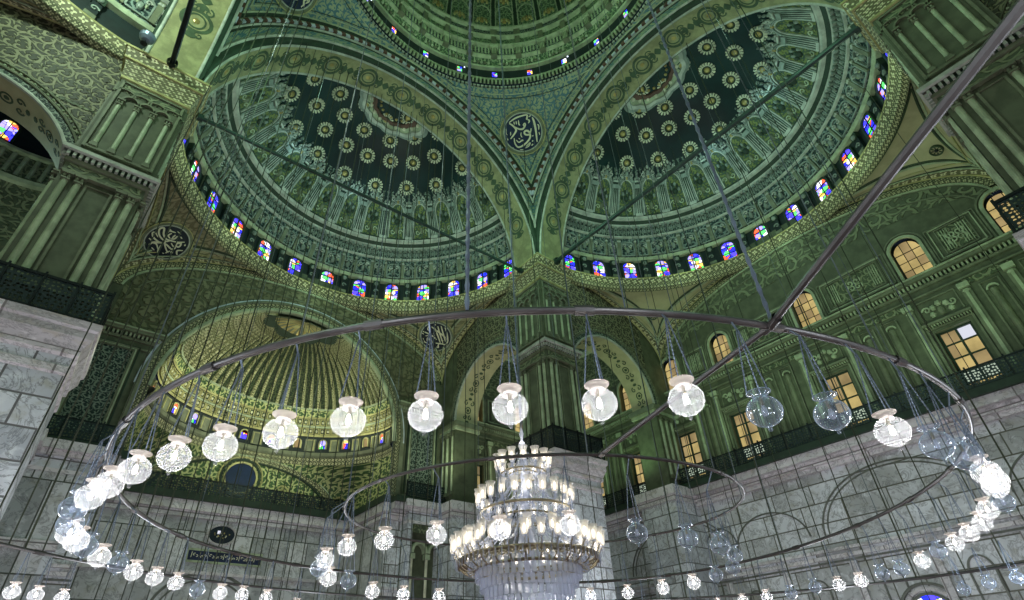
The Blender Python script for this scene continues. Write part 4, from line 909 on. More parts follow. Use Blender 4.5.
def wall_body(root, F, u0, u1, wins, apse=False):
    holes = []
    for u in wins: holes += [(u - .62, u + .62, -5.25, -3.15), (u - .66, u + .66, -10.75, -8.15)]
    if apse: holes.append((-6.3, 6.3, -21.6, -1.7))
    b = B(); holed(b, F, u0, u1, -5.6, 1.2, holes, 'green_wall'); holed(b, F, u0, u1, -11.2, -5.6, holes, 'green_wall'); b.build('plaster', root)
    b = B(); holed(b, F, u0, u1, -21.6, -11.2, holes, 'marble'); b.build('marble_cladding', root)
    b = B(); segs = [(u0, -6.3), (6.3, u1)] if apse else [(u0, u1)]
    for a, c in segs:
        b.box(F, a, c, -6.02, -5.9, 0, .10, 'green_mid'); b.box(F, a, c, -5.9, -5.72, 0, .05, 'green_dark'); b.box(F, a, c, -5.7, -5.55, 0, .34, 'green_mid'); b.box(F, a, c, -5.55, -5.48, 0, .4, 'green_light')
        b.box(F, a, c, -10.98, -10.86, 0, .12, 'green_mid'); b.box(F, a, c, -8.02 + 1.62, -8.02 + 1.7, 0, .10, 'green_mid')
    b.build('cornice', root)
    b = B()
    for a, c in segs:
        for i in range(int((c - a) / .17)): b.box(F, a + i * .17, a + i * .17 + .085, -5.88, -5.72, .04, .22, 'green_light')
    b.build('dentil_band', root)
    b = B()
    for a, c in segs:
        b.box(F, a, c, -12.3, -12.1, 0, .25, 'marble_corn'); b.box(F, a, c, -12.1, -11.85, 0, .42, 'marble_corn'); b.box(F, a, c, -11.85, -11.5, 0, .75, 'marble_corn'); b.box(F, a, c, -11.5, -11.2, 0, .95, 'green_dark')
        b.box(F, a, c, -15.9, -15.75, 0, .14, 'marble_corn'); b.box(F, a, c, -15.62, -15.5, 0, .2, 'marble_corn'); b.box(F, a, c, -16.05, -15.98, 0, .08, 'marble_line')
    b.build('marble_cornice', root)
wall_body(wx, FX, -19.5, 19.5, WY); wall_body(wy, FY, -19.5, 19.5, WX, True)
# bands of the big shallow lunettes under the half domes
def lunette(root, F, apse):
    b = B()
    for off, hw, mt, w1 in ((.10, .07, 'green_dark', .06), (.32, .16, 'gold_fine', .07), (.55, .04, 'green_light', .1), (1.25, .03, 'green_mid', .07)):
        k = np.linspace(0, PI, 60); x = (PR - off * .9) * np.cos(k); z = HZ + (EA - off) * np.sin(k)
        p = np.stack([x, z], 1)
        if off > .3: p = p[(p[:, 1] > HZ + .15)]
        b.strip(F, p, hw, 0, w1, mt)
    b.build('lunette_moulding', root)
    b = B(); k = np.linspace(0.02, PI - .02, 50); x = (PR - .62) * np.cos(k); zt_ = HZ + (EA - .62) * np.sin(k)
    if apse:
        zb = np.where(np.abs(x) < 6.85, -8.0 + np.sqrt(np.maximum(6.85 ** 2 - x * x, 0)), -5.45)
        zb = np.maximum(zb, -5.45)
    else: zb = HZ + (EA - 2.35) * np.sin(k); 
    zb = np.minimum(zb, zt_ - .01)
    rows = [zb + (zt_ - zb) * q for q in (0, .5, 1)]; P = np.stack([F(x, r_, .03) for r_ in rows], 1); b.grid(P, np.stack([np.stack([x, r_], 1) for r_ in rows], 1), 'olive' if apse else 'lunette'); b.build('lunette_relief', root)
lunette(wx, FX, False); lunette(wy, FY, True)
# ornament between the arched windows, pilasters and panels between the tall ones
def bay_ornament(root, F, wins, lo, hi):
    for a, c in zip(wins[:-1], wins[1:]):
        if a < 0 < c and c - a > 8: continue
        mu = (a + c) / 2; g = (c - a) / 2 - .95; b = B()
        for q, mt in ((0, 'green_mid'), (.14, 'green_light'), (.36, 'green_mid')):
            b.strip(F, [(mu - g + q, -5.2 + q * .5), (mu - g + q, -3.5 - q * .5), (mu + g - q, -3.5 - q * .5), (mu + g - q, -5.2 + q * .5), (mu - g + q, -5.2 + q * .5)], .03, 0, .07, mt)
        b.quadF(F, mu - g + .4, mu + g - .4, -4.98, -3.72, .02, 'green_relief')
        for sg in (-1, 1):
            for q in range(4): b.strip(F, [(mu + sg * (g - .48 - q * .1), -4.9), (mu + sg * (g - .48 - q * .1), -3.8)], .02, .02, .07, 'green_light')
        for q in range(4): t = q * PI / 2 + .78; b.spiral(F, mu + .22 * math.cos(t), -4.35 + .22 * math.sin(t), .2, 1.3, .035, .02, .08, 'green_light', 1 if q % 2 else -1, t)
        b.build('meander_panel', root)
        b = B(); 
        for u in ((mu - .5, mu + .5) if c - a > 4.5 else (mu,)):
            b.strip(F, [(u - .33, -10.7), (u - .33, -6.9), (u + .33, -6.9), (u + .33, -10.7)], .035, 0, .08, 'green_mid'); b.halfcol(F, u, -10.7, -7.3, .13, 'green_mid', 0, 6); b.strip(F, arch_path(u, -7.3, .2, 8), .03, 0, .08, 'green_light')
        b.box(F, mu - g, mu + g, -6.7, -6.42, 0, .05, 'green_relief'); b.build('column_panel', root)
    for c in wins:
        b = B()
        for sg in (-1, 1):
            b.box(F, c + sg * 1.12 - .17, c + sg * 1.12 + .17, -10.86, -6.6, 0, .10, 'green_mid'); b.strip(F, [(c + sg * 1.12, -10.6), (c + sg * 1.12, -7.0)], .06, .1, .14, 'green_light')
            b.box(F, c + sg * 1.12 - .21, c + sg * 1.12 + .21, -6.82, -6.58, 0, .2, 'green_light'); b.blob(F, c + sg * 1.12, -6.95, .1, .15, .1, .08, 'green_light', 6, 3)
        b.build('pilaster', root)
        b = B(); b.box(F, c - .92, c + .92, -7.86, -7.76, 0, .28, 'green_mid')
        for i in range(16): b.box(F, c - .88 + i * .112, c - .83 + i * .112, -7.93, -7.86, 0, .2, 'green_light')
        b.strip(F, [(c - .85, -10.7), (c - .85, -7.98), (c + .85, -7.98), (c + .85, -10.7)], .05, 0, .07, 'green_mid')
        for q in range(5): t = PI * q / 4; b.blob(F, c + .36 * math.cos(t), -7.35 + .42 * math.sin(t), .0, .13, .15, .1, 'green_light', 6, 3)
        b.blob(F, c, -7.3, 0, .16, .25, .14, 'green_mid', 8, 3); b.strip(F, [(c - .75, -7.6), (c - .75, -6.62), (c + .75, -6.62), (c + .75, -7.6)], .03, 0, .06, 'green_mid')
        for sg in (-1, 1): b.spiral(F, c + sg * .5, -7.1, .17, 1.2, .035, 0, .07, 'green_light', sg)
        b.build('window_pediment', root)
bay_ornament(wx, FX, WY, 0, 0); bay_ornament(wy, FY, WX, 0, 0)
wn = [0]
def arched_window(F, u, wall):
    wn[0] += 1; root = empty('window_%d' % wn[0], tuple(F(u, -4.2, 0.0)[0] + np.array([0, 0, H])) if False else (0, 0, H), None, 'window', None, 'structure')
    b = B(); b.box(F, u - .62, u + .62, -5.25, -3.15, -.4, -.4, 'drum'); 
    for x in (u - .62, u + .62): b.grid(np.stack([F(np.array([x, x]), np.array([-5.25, -3.15]), q) for q in (-.4, 0)]), np.zeros((2, 2, 2)), 'green_mid')
    b.grid(np.stack([F(np.array([u - .62, u + .62]), -5.25, q) for q in (-.4, 0)]), np.zeros((2, 2, 2)), 'green_mid'); a = np.linspace(0, PI, 17)
    for s0, s1, w, mt in ((.58, 1.6, -.02, 'green_mid'),):
        ou = np.clip(np.cos(a) * 1.3, -.62, .62); ov = np.clip(np.sin(a) * 1.3, 0, .70)
        b.grid(np.stack([F(u + np.cos(a) * .58, -3.85 + np.sin(a) * .62, w), F(u + ou, -3.85 + ov, w)]), np.stack([np.stack([a, a * 0], 1)] * 2), mt)
    b.strip(F, [(u - .66, -5.3), (u - .66, -3.85)] + arch_path(u, -3.85, .66, 14, .7) + [(u + .66, -3.85), (u + .66, -5.3)], .07, 0, .09, 'green_light'); b.strip(F, [(u - .84, -5.3), (u - .84, -3.85)] + arch_path(u, -3.85, .84, 14, .88) + [(u + .84, -3.85), (u + .84, -5.3)], .04, 0, .07, 'green_mid'); b.build('frame', root)
    k = 0
    for i in range(3):
        for j in range(4):
            x0 = u - .56 + i * .375; z0 = -5.22 + j * .47; x1 = x0 + .34; z1 = z0 + .43
            b = B()
            if j < 3: b.quadF(F, x0, x1, z0, min(z1, -3.86), -.3, 'pane' if (i * 7 + j * 5 + wn[0]) % 3 else 'pane_d')
            else:
                xs = np.linspace(x0, x1, 5); top = -3.85 + .6 * np.sqrt(np.clip(1 - ((xs - u) / .56) ** 2, 0, 1)); b.grid(np.stack([F(xs, -3.81, -.3), F(xs, np.maximum(top, -3.80), -.3)]), np.zeros((2, 5, 2)), 'pane' if (i + wn[0]) % 2 else 'pane_d')
            b.build('pane', root)
    return root
def tall_window(F, u, wall, wh=None):
    wn[0] += 1; root = empty('window_%d' % wn[0], (0, 0, H), None, 'window', None, 'structure'); b = B()
    for x in (u - .66, u + .66): b.grid(np.stack([F(np.array([x, x]), np.array([-10.75, -8.15]), q) for q in (-.4, 0)]), np.zeros((2, 2, 2)), 'green_mid')
    for z in (-10.75, -8.15): b.grid(np.stack([F(np.array([u - .66, u + .66]), z, q) for q in (-.4, 0)]), np.zeros((2, 2, 2)), 'green_mid')
    for x in (u - .64, u - .06, u + .56): b.box(F, x, x + .08, -10.75, -8.15, -.36, -.22, 'green_dark')
    for z in (-8.78, -9.42, -10.05, -10.55): b.box(F, u - .64, u + .64, z - .03, z + .03, -.34, -.24, 'green_dark')
    b.box(F, u - .66, u + .66, -8.22, -8.15, -.36, -.2, 'green_dark'); b.build('frame', root)
    for i, (x0, x1) in enumerate(((u + .31, u + .56), (u + .03, u + .28), (u - .56, u - .07))):
        for j, (z0, z1) in enumerate(((-8.75, -8.22), (-9.39, -8.81), (-10.02, -9.45), (-10.52, -10.08), (-10.74, -10.58))):
            mt = 'pane_g' if j == 3 else ('pane_d' if (i + j + wn[0]) % 3 == 0 or j == 0 else 'pane')
            if wh == (i, j): mt = 'pane_w'
            b = B(); b.quadF(F, x0, x1, z0, z1, -.3, mt); b.build('pane', root)
    return root
for i, u in enumerate(WY):
    nm = ['arched', 'tall']; pos = ['in the far viewer-side corner bay', 'in the viewer-side corner bay', 'beside the iron lace railing at the picture edge', 'next along from the iron lace railing', 'at the middle of the long wall', 'two along from the central pillar', 'beneath the tip of the small triangle panel', 'seen through the small arch beside the central pillar', 'half hidden by the central pillar'][i]
    tag(arched_window(FX, u, wx), 'lamplit arched window of the upper row ' + pos, 'window'); tag(tall_window(FX, u, wx, (2, 0) if i == 3 else None), 'tall lamplit gridded window of the lower row ' + pos, 'window')
for i, u in enumerate(WX):
    pos = ['in the far corner behind the large pedestal', 'behind the pillar on the large pedestal', 'between the apse and the central pillar', 'hidden behind the central pillar'][i]
    tag(arched_window(FY, u, wy), 'lamplit arched window on the apse wall ' + pos, 'window'); tag(tall_window(FY, u, wy), 'tall lamplit gridded window on the apse wall ' + pos, 'window')
# marble relief on the window wall
b = B()
def incised(F, cu, v0, r, ry, w=.05, legs=0):
    b.strip(F, ([(cu - r, v0 - legs)] if legs else []) + arch_path(cu, v0, r, 24, ry) + ([(cu + r, v0 - legs)] if legs else []), .032, 0, w, 'marble_line')
for cu in (-.2, -11.2, 11.0): incised(FX, cu, -14.95, 3.3, 2.35); incised(FX, cu, -14.95, 3.1, 2.2, .03)
for cu in (5.6, -5.8): incised(FX, cu, -14.85, 1.85, 1.4)
for cu in (8.3, -8.4): incised(FX, cu, -14.6, .9, 1.0)
for u in np.arange(-18, 19, 3.0): incised(FX, u + 1.1, -17.1, .4, .5, .06, 3.5); b.box(FX, u + 2.2, u + 2.5, -21, -16.1, 0, .12, 'marble_corn')
b.build('incised_arch', wx)
root = empty('window_%d' % 90, (0, 0, H), 'round stained glass window with ringed marble surround at the foot of the window wall', 'window', None, 'structure')
b = B()
for r0, r1, mt in ((.7, .8, 'marble_line'), (.85, 1.0, 'marble_corn'), (1.05, 1.15, 'marble_line')): b.ring(FX, .2, -18.35, r0, r1, 0, .08, mt, 36)
b.build('surround', root); b = B(); b.disc(FX, .2, -18.35, .7, 0, .03, 'st1', 30); b.build('stained_glass', root)

# ------------------------------------------------------------------ apse
AC, AY, AZ = 6.3, 4.8, -8.0
apse = empty('apse_half_dome', (0, 19.5, H), 'bright gilded scallop-shelled half dome over the apse', 'dome', None, 'structure')
def Fap(azd, eld=0):
    az0 = R_(azd)
    def F(u, v, w=0.0):
        u, v, w = np.broadcast_arrays(*(np.asarray(q, float) for q in (u, v, w)))
        az = az0 + u / 6.0; el = v / 6.3; s = 1 - w / 6.0
        return np.stack([s * AC * np.cos(el) * np.sin(az), s * AY * np.cos(el) * np.cos(az), AZ + s * 6.3 * np.sin(el)], -1)
    return F
E_ = [(e, (math.cos(R_(e)), 6.3 * math.sin(R_(e)))) for e in range(0, 91, 3)]
b = B(); b.revolve([p for e, p in E_ if e >= 24], A0, A1, 120, 'apse_gap', (0, 0), AC, AY, 6.0, AZ); b.build('shell', apse, True)
b = B()
b.revolve([p for e, p in E_ if e <= 9], A0, A1, 90, 'drum', (0, 0), AC, AY, 6.0, AZ)
for e0, e1, sc0, mt in ((9, 10.2, .985, 'gold_plain'), (10.2, 14, .99, 'apse_gap'), (14, 15, .975, 'green_light'), (15, 19, .98, 'apse_gap'), (19, 20, .965, 'gold_plain'), (20, 24, .975, 'apse_scroll'), (24, 25, .96, 'green_light')):
    b.revolve([(math.cos(R_(e)) * sc0, 6.3 * math.sin(R_(e)) * sc0) for e in (e0, e1)], A0, A1, 90, mt, (0, 0), AC, AY, 6.0, AZ)
b.build('band', apse)
b = B()
for i in range(-26, 27):
    F = Fap(i * 3.4)
    for e0, e1 in ((10.6, 13.6), (15.4, 18.6)):
        v0, v1 = R_(e0) * 6.3, R_(e1) * 6.3; b.strip(F, [(-.13, v0), (-.13, v1), (.13, v1), (.13, v0), (-.13, v0)], .028, .1, .17, 'gold_plain'); b.blob(F, 0, (v0 + v1) / 2, .12, .07, .1, .06, 'rose_white', 5, 3)
b.build('coffer_band', apse)
b = B()
for i in range(-17, 18):
    F = Fap(i * 5.1); vs = np.radians(np.linspace(25, 74, 16)) * 6.3; hw = .20 * np.cos(vs / 6.3) / math.cos(R_(25))
    b.strip(F, np.stack([vs * 0, vs], 1), hw * .46 / np.maximum(np.cos(vs / 6.3), .2) * np.cos(vs / 6.3), .0, .17, 'apse_rib', 1, True)
b.build('rib', apse)
b = B(); n = 90; a = np.linspace(-PI / 2, PI / 2, n)
sc_ = .5 + .5 * np.abs(np.sin(a * 4.5))
for e0, dz, mt, w in ((70, 6, 'green_dark', .24), (75, 5, 'gold_plain', .32)):
    ee = np.radians(e0 - dz * sc_ + 3); rows = []
    for el_, s in ((ee, 1.0), (ee, 1 - w / 6), (np.full(n, R_(89)), 1 - w / 6)):
        rows.append(np.stack([s * AC * np.cos(el_) * np.sin(a), s * AY * np.cos(el_) * np.cos(a), AZ + s * 6.3 * np.sin(el_)], 1))
    b.grid(np.stack(rows, 1), np.stack([np.stack([a * 3, np.full(n, q)], 1) for q in (0, .2, 2)], 1), mt)
for i in range(-13, 14):
    F = Fap(i * 6.6); vs = np.radians(np.linspace(74, 88, 6)) * 6.3; b.strip(F, np.stack([vs * 0, vs], 1), .32 * np.linspace(1, .35, 6), .3, .37, 'green_mid' if i % 2 else 'rose_gold')
b.build('fan_crest', apse)
b = B()
b.revolve([(.97, -.32), (.955, -.22), (.95, -.05), (.97, .0), (1.0, .02)], A0, A1, 90, 'green_mid', (0, 0), AC, AY, 6.0, AZ); b.revolve([(.99, -.75), (.975, -.32)], A0, A1, 90, 'gold_fine', (0, 0), AC, AY, 6.0, AZ); b.build('ring_cornice', apse)
for i, az in enumerate(range(-77, 78, 14)):
    F = Fap(az); b = B(); b.quadF(F, -.16, .16, .28, .62, .06, 'pane_d' if i % 3 == 1 else 'st%d' % (i % 5)); a2 = np.linspace(0, PI, 7)
    b.grid(np.stack([F(np.cos(a2) * .16 * s_, .62 + np.sin(a2) * .18 * s_, .06) for s_ in (1, .01)]), np.zeros((2, 7, 2)), 'pane_d' if i % 3 == 1 else 'st%d' % (i % 5)); o = b.build('stained_window', apse)
    b = B(); b.strip(F, [(-.2, .25), (-.2, .62)] + arch_path(0, .62, .2, 7) + [(.2, .62), (.2, .25)], .035, 0, .12, 'gold_plain'); b.build('window_frame', o)
    F2 = Fap(az + 7); b = B(); b.box(F2, -.3, .3, .1, .85, 0, .08, 'green_mid'); b.strip(F2, [(-.22, .15), (-.22, .78), (.22, .78), (.22, .15)], .03, .08, .13, 'gold_plain'); b.build('wall_panel', apse)
# arch front round the apse mouth
b = B()
for r0, r1, w1, mt in ((6.2, 6.36, .16, 'green_light'), (6.36, 6.66, .08, 'gold_fine'), (6.66, 6.80, .16, 'green_mid'), (6.80, 6.9, .10, 'bluewhite')): b.ring(FY, 0, AZ, r0, r1, -.1, w1, mt, 80, 0, PI)
for sg in (-1, 1): b.box(FY, sg * 6.25, sg * 6.6, -11.2, AZ, -.1, .1, 'gold_fine'); b.box(FY, sg * 6.6, sg * 6.85, -11.2, AZ, -.1, .16, 'green_mid')
ho = b.build('arch_moulding', wy)
b = B()
for sg in (-1, 1):   # carved panels either side of the apse
    a_, c_ = sorted((sg * 7.15, sg * 9.1)); b.quadF(FY, a_ + .2, c_ - .2, -10.6, -6.5, .03, 'frieze2')
    for q, mt in ((0, 'green_dark'), (.12, 'green_light'), (.2, 'green_mid')): b.strip(FY, [(a_ + q, -10.75), (a_ + q, -6.3 - q), (c_ - q, -6.3 - q), (c_ - q, -10.75)], .035, 0, .1, mt)
b.build('side_panel', wy)
# lower apse: pendentive corners, back arch with roundel
ab = empty('wall_apse', (0, 0, H), 'lower apse wall of tall marble slabs with green arch and blue roundel', 'wall', None, 'structure')
D0 = 24.3; Fb = wallF((0, D0, 0), (1, 0, 0), (0, -1, 0))
b = B(); n = 61; ph = np.linspace(-PI / 2, PI / 2, n); ex, ey = AC * .98 * np.sin(ph), AY * .98 * np.cos(ph)
qx = np.clip(9 * np.sin(ph), -6.3, 6.3); qy = np.clip(9 * np.cos(ph), 0, 4.8); rows = []
for k in np.linspace(0, 1, 8):
    kk = 1 - (1 - k) ** 2; rows.append(np.stack([ex * (1 - kk) + qx * kk, 19.5 + ey * (1 - kk) + qy * kk, np.full(n, -8.75 - 2.45 * k)], 1))
rows = np.stack(rows, 1); b.grid(rows, np.stack([rows[..., 0] + rows[..., 1] * .7, rows[..., 2] * 1.1], -1), 'apse_scroll'); b.build('squinch', ab)
b = B(); Fb2 = wallF((0, D0 - .12, 0), (1, 0, 0), (0, -1, 0))
a = np.linspace(0, PI, 41); b.grid(np.stack([Fb2(4.9 * np.cos(a) * s_, -11.2 + 2.35 * np.sin(a) * s_, .1) for s_ in (1, .5, .01)]), np.stack([np.stack([4.9 * np.cos(a) * s_, 2.35 * np.sin(a) * s_], 1) for s_ in (1, .5, .01)]), 'apse_scroll')
for r_, mt, hw in ((1.0, 'gold_fine', .12), (1.06, 'green_light', .03), (.93, 'green_dark', .04)): b.strip(Fb2, arch_path(0, -11.2, 4.9 * r_, 50, 2.35 * r_), hw, .05, .2, mt)
for sg in (-1, 1):
    for q in range(3): b.spiral(Fb2, sg * (1.9 + q * .9), -10.75 + .1 * (2 - q) * 2, .38 - .06 * q, 1.6, .05, .1, .17, 'gold_plain', sg)
    b.spiral(Fb2, sg * 5.6, -9.5, .5, 1.8, .05, .1, .2, 'gold_plain', -sg); b.spiral(Fb2, sg * 5.3, -10.5, .4, 1.6, .05, .1, .2, 'gold_plain', sg)
b.build('back_arch', ab)
rb = empty('plain_roundel', (-.4, D0 - .25, -9.95 + H), 'plain dark blue roundel ringed in gold in the middle of the apse arch', 'roundel', None, 'structure'); Fr = wallF((0, 0, 0), (1, 0, 0), (0, -1, 0))
b = B(); b.disc(Fr, 0, 0, .78, 0, .05, 'navy', 36); b.build('disc', rb); b = B(); b.ring(Fr, 0, 0, .78, .88, 0, .1, 'gold_plain', 40); b.ring(Fr, 0, 0, .95, 1.05, 0, .08, 'green_dark', 40); b.ring(Fr, 0, 0, 1.1, 1.16, 0, .1, 'gold_plain', 40); b.build('rim', rb)
b = B(); b.quadF(Fb, -6.3, 6.3, -21.6, -11.2, 0, 'marble_v')
for x, nn in ((-6.3, (1, 0, 0)), (6.3, (-1, 0, 0))):
    Fsd = wallF((x, 0, 0), (0, 1, 0), nn); b.quadF(Fsd, 19.5, D0, -21.6, -11.2, 0, 'marble_v'); b.box(Fsd, 19.3, D0, -11.9, -11.44, 0, .35, 'marble_corn'); b.box(Fsd, 19.2, D0, -11.44, -11.1, 0, .45, 'green_dark'); b.box(Fsd, 19.4, D0, -12.2, -11.9, 0, .2, 'marble_corn')
b.box(Fb, -6.3, 6.3, -11.9, -11.44, 0, .35, 'marble_corn'); b.box(Fb, -6.3, 6.3, -11.44, -11.1, 0, .5, 'green_dark'); b.box(Fb, -6.3, 6.3, -12.2, -11.9, 0, .2, 'marble_corn')
b.box(Fb, -6.3, 6.3, -14.75, -14.6, 0, .15, 'marble_corn'); b.strip(Fb, arch_path(-.6, -16.4, 2.3, 30, 1.75), .06, 0, .08, 'marble_line'); b.strip(Fb, arch_path(-.6, -16.4, 2.0, 30, 1.45), .04, 0, .06, 'marble_line')
b.build('marble_cladding', ab)
root = empty('window_91', (0, 0, H), 'small oval window with coloured glass in the apse marble', 'window', None, 'structure'); b = B(); b.disc(Fb, -.55, -12.85, .62, 0, .04, 'ink', 32, .42); b.build('glass', root)
b = B(); b.ring(Fb, -.55, -12.85, .62, .74, 0, .09, 'marble_corn', 36, ry=.7); b.build('surround', root)
b = B()
for q in range(14): b.blob(Fb, -.9 + .72 * rng.random(), -13.0 + .25 * rng.random(), .04, .04, .035, .02, ('rose_gold', 'letter', 'rose_gold')[q % 3], 5, 3)
b.quadF(Fb, -.78, -.64, -12.82, -12.66, .05, 'pane_w'); b.build('coloured_glass', root)
pl = empty('inscription_panel', (-.1, D0 - .02, -13.9 + H), 'long dark blue inscription panel with gilt script in the apse marble', 'panel'); b = B(); b.box(Fr, -1.75, 1.75, -.24, .24, 0, .04, 'navy'); b.build('field', pl)
b = B(); b.strip(Fr, [(-1.78, -.27), (-1.78, .27), (1.78, .27), (1.78, -.27), (-1.78, -.27)], .05, 0, .07, 'green_light'); b.build('frame', pl); b = B()
for q in range(26):
    x = -1.6 + q * .125
    if q % 3 == 0: b.strip(Fr, [(x, -.1), (x + .01, .16)], .014, .04, .06, 'letter')
    else: b.spiral(Fr, x, -.03 + .06 * (q % 2), .07, .8, .016, .04, .06, 'letter', 1 if q % 2 else -1, q)
b.build('lettering', pl)
# engaged marble pier with a niche of slender columns, right of the apse (and its twin)
for sg in (1, -1):
    root = empty('marble_pier', (0, 0, H), ['engaged marble pier with slender pale columns under dark arches beside the chandelier', 'engaged marble pier hidden behind the large pedestal'][0 if sg > 0 else 1], 'pier', None, 'structure')
    Fe = wallF((sg * 7.15, 18.75, 0), (sg, 0, 0), (0, -1, 0)); b = B()
    b.box(Fe, 0, .3, -21.6, -11.9, -.75, 0, 'marble_pier'); b.box(Fe, 2.35, 2.75, -21.6, -11.9, -.75, 0, 'marble_pier'); b.box(Fe, .3, 2.35, -12.5, -11.9, -.75, .0, 'marble_pier'); b.box(Fe, -.02, 2.77, -12.5, -12.35, -.74, .03, 'marble_corn')
    b.box(Fe, -.15, 2.9, -11.9, -11.7, -.8, .18, 'marble_corn'); b.box(Fe, -.3, 3.05, -11.7, -11.35, -.8, .35, 'marble_corn'); b.build('body', root)
    if sg < 0: b = B(); b.box(Fe, .3, 2.35, -21.6, -12.5, -.6, -.02, 'marble_v'); b.box(Fe, 0, 2.75, -15.2, -14.9, -.6, .15, 'marble_corn'); b.build('cladding', root); continue
    b = B(); b.box(Fe, .3, 2.35, -21.6, -12.5, -.6, -.45, 'green_wall'); b.quadF(Fe, .3, 2.35, -12.95, -12.5, -.04, 'green_relief'); b.strip(Fe, arch_path(.83, -13.9, .42, 14, .5), .07, -.4, -.02, 'green_light'); b.strip(Fe, arch_path(1.82, -13.9, .42, 14, .5), .07, -.4, -.02, 'green_light'); b.build('recess', root)
    for u in (.42, 1.32, 2.22):
        b = B(); b.tube([Fe(u, -21.2, -.15), Fe(u, -14.2, -.15)], .085, 'rose_white', 10); b.box(Fe, u - .14, u + .14, -14.2, -13.95, -.3, 0, 'green_light'); b.build('column', root)

# simple shell behind the viewer, floor
for nm, F, lb in (('wall_left', wallF((-19.5, 0, 0), (0, 1, 0), (1, 0, 0)), 'plain wall behind the pillar at the picture edge'), ('wall_front', wallF((0, -19.5, 0), (1, 0, 0), (0, 1, 0)), 'wall behind the viewer')):
    b = B(); b.quadF(F, -19.5, 19.5, -21.6, -11.2, 0, 'marble'); b.quadF(F, -19.5, 19.5, -11.2, 1.2, 0, 'green_relief'); b.box(F, -19.5, 19.5, -11.8, -11.3, 0, .6, 'marble_corn'); b.box(F, -19.5, 19.5, -5.8, -5.5, 0, .3, 'green_light'); tag(b.build(nm), lb, 'wall', None, 'structure')
b = B(); b.quadF(lambda u, v, w=0.0: np.stack(np.broadcast_arrays(u, v, -21.6 + w), -1), -19.5, 19.5, -19.5, 24.3, 0, 'carpet'); tag(b.build('floor'), 'dark red carpeted floor far below the domes', 'floor', None, 'structure')

# iron gallery railings on the ledges
def gallery(F, u0, u1, label, w=.85):
    root = empty('gallery_railing', (0, 0, H), label, 'railing'); b = B()
    b.box(F, u0, u1, -10.42, -10.36, w - .03, w + .03, 'iron'); b.box(F, u0, u1, -11.2, -11.14, w - .03, w + .03, 'iron'); b.build('rail', root); b = B()
    b.box(F, u0, u1, -11.14, -10.42, w - .012, w + .012, 'grate'); b.build('grating', root); b = B()
    for u in np.arange(u0, u1 + .01, 1.3): b = B(); b.box(F, u - .03, u + .03, -11.2, -10.28, w - .035, w + .035, 'iron'); b.build('post', root)
gallery(FX, -19, 19, 'long iron lace railing below the tall lamplit windows')
gallery(FY, 6.9, 19, 'iron lace railing on the ledge between apse and central pillar'); gallery(FY, -19, -6.9, 'iron lace railing on the ledge behind the large pedestal')
gallery(Fb, -6.2, 6.2, 'iron railing along the ledge inside the apse', .42)

# ------------------------------------------------------------------ tie rods, lamp on the ledge
def rod(name, p, q, r, mat, label, cat, n=8, kind=None):
    b = B(); b.tube([p, q], r, mat, n)
    for e in (p, q): b.tube([np.array(e) + (np.array(q) - np.array(p)) * (.0 if e is p else -.012), np.array(e) + (np.array(q) - np.array(p)) * (.012 if e is p else 0)], r * 1.9, mat, n)
    return tag(b.build(name), label, cat, None, kind)
rod('tie_rod', (-8.6, 10, -.42), (8.6, 10, -.42), .085, 'tie', 'green iron tie rod across the half dome above the apse', 'tie rod')
rod('tie_rod', (10, 8.6, .0), (10, -8.6, .0), .115, 'tie', 'green iron tie rod across the half dome above the window wall', 'tie rod')
rod('tie_rod', (-10, 8.6, .05), (-10, -8.6, .05), .10, 'iron', 'black iron tie rod slanting from the top edge to the pillar on the large pedestal', 'tie rod')
fl = empty('flood_or_fill_lamp', (-11.0, 8.25, .28 + H), 'small metal flood lamp standing on the gilded ledge near the top edge', 'lamp')
b = B(); b.lathe([(.02, -.28), (.12, -.27), (.12, -.24), (.03, -.22), (.03, -.08)], 'iron', n=10); b.build('stand', fl); b = B(); b.lathe([(.0, -.1), (.14, -.06), (.24, .05), (.28, .2), (.26, .2), (.0, .1)], 'chain', n=16); b.build('reflector', fl)

# ------------------------------------------------------------------ lamp hoops
def zceil(x, y):
    ax_, ay_ = abs(x), abs(y)
    if max(ax_, ay_) < 8.9:
        r = math.hypot(x, y)
        if r < 7.9: return 16.6 + 7.65 * math.sqrt(max(0, 1 - (r / 8.05) ** 2))
        return math.sqrt(max(RS2 - r * r, 1))
    if min(ax_, ay_) < 8.9:
        a, c = (x, ay_) if ay_ > ax_ else (y, ax_)
        if c < 11.1: return math.sqrt(max(HB * HB - a * a, .1))
        return math.sqrt(max(SR * SR - a * a - (c - SC) ** 2, .5))
    return 1.0
def fourier(c, t): return c[0] + sum(c[2 * k - 1] * math.cos(k * t) + c[2 * k] * math.sin(k * t) for k in range(1, (len(c) + 1) // 2))
HOOPS = {'big': (7.2, -17.3, [-.011, -.042, .002, -.037, -.043, -.024, -.049], [-.028, -.035, .095, .151, .05, .004, -.044], .036),
         'inner': (3.65, -17.3, [.089, .061, .166], [.10, -.12, .10], .026),
         'outer': (10.8, -17.5, [-.255, -.151, .528], [.045, .102, -.196], .034)}
def hoop_pt(nm, t):
    R0, z0, cz, cr = HOOPS[nm][:4]; r = R0 + fourier(cr, t); return np.array([r * math.cos(t), r * math.sin(t), z0 + fourier(cz, t)])
HL = {'big': 'large steel hoop carrying the ring of big globe lamps', 'inner': 'small steel hoop of globe lamps close around the chandelier', 'outer': 'widest steel hoop, seen only low down against the marble walls'}
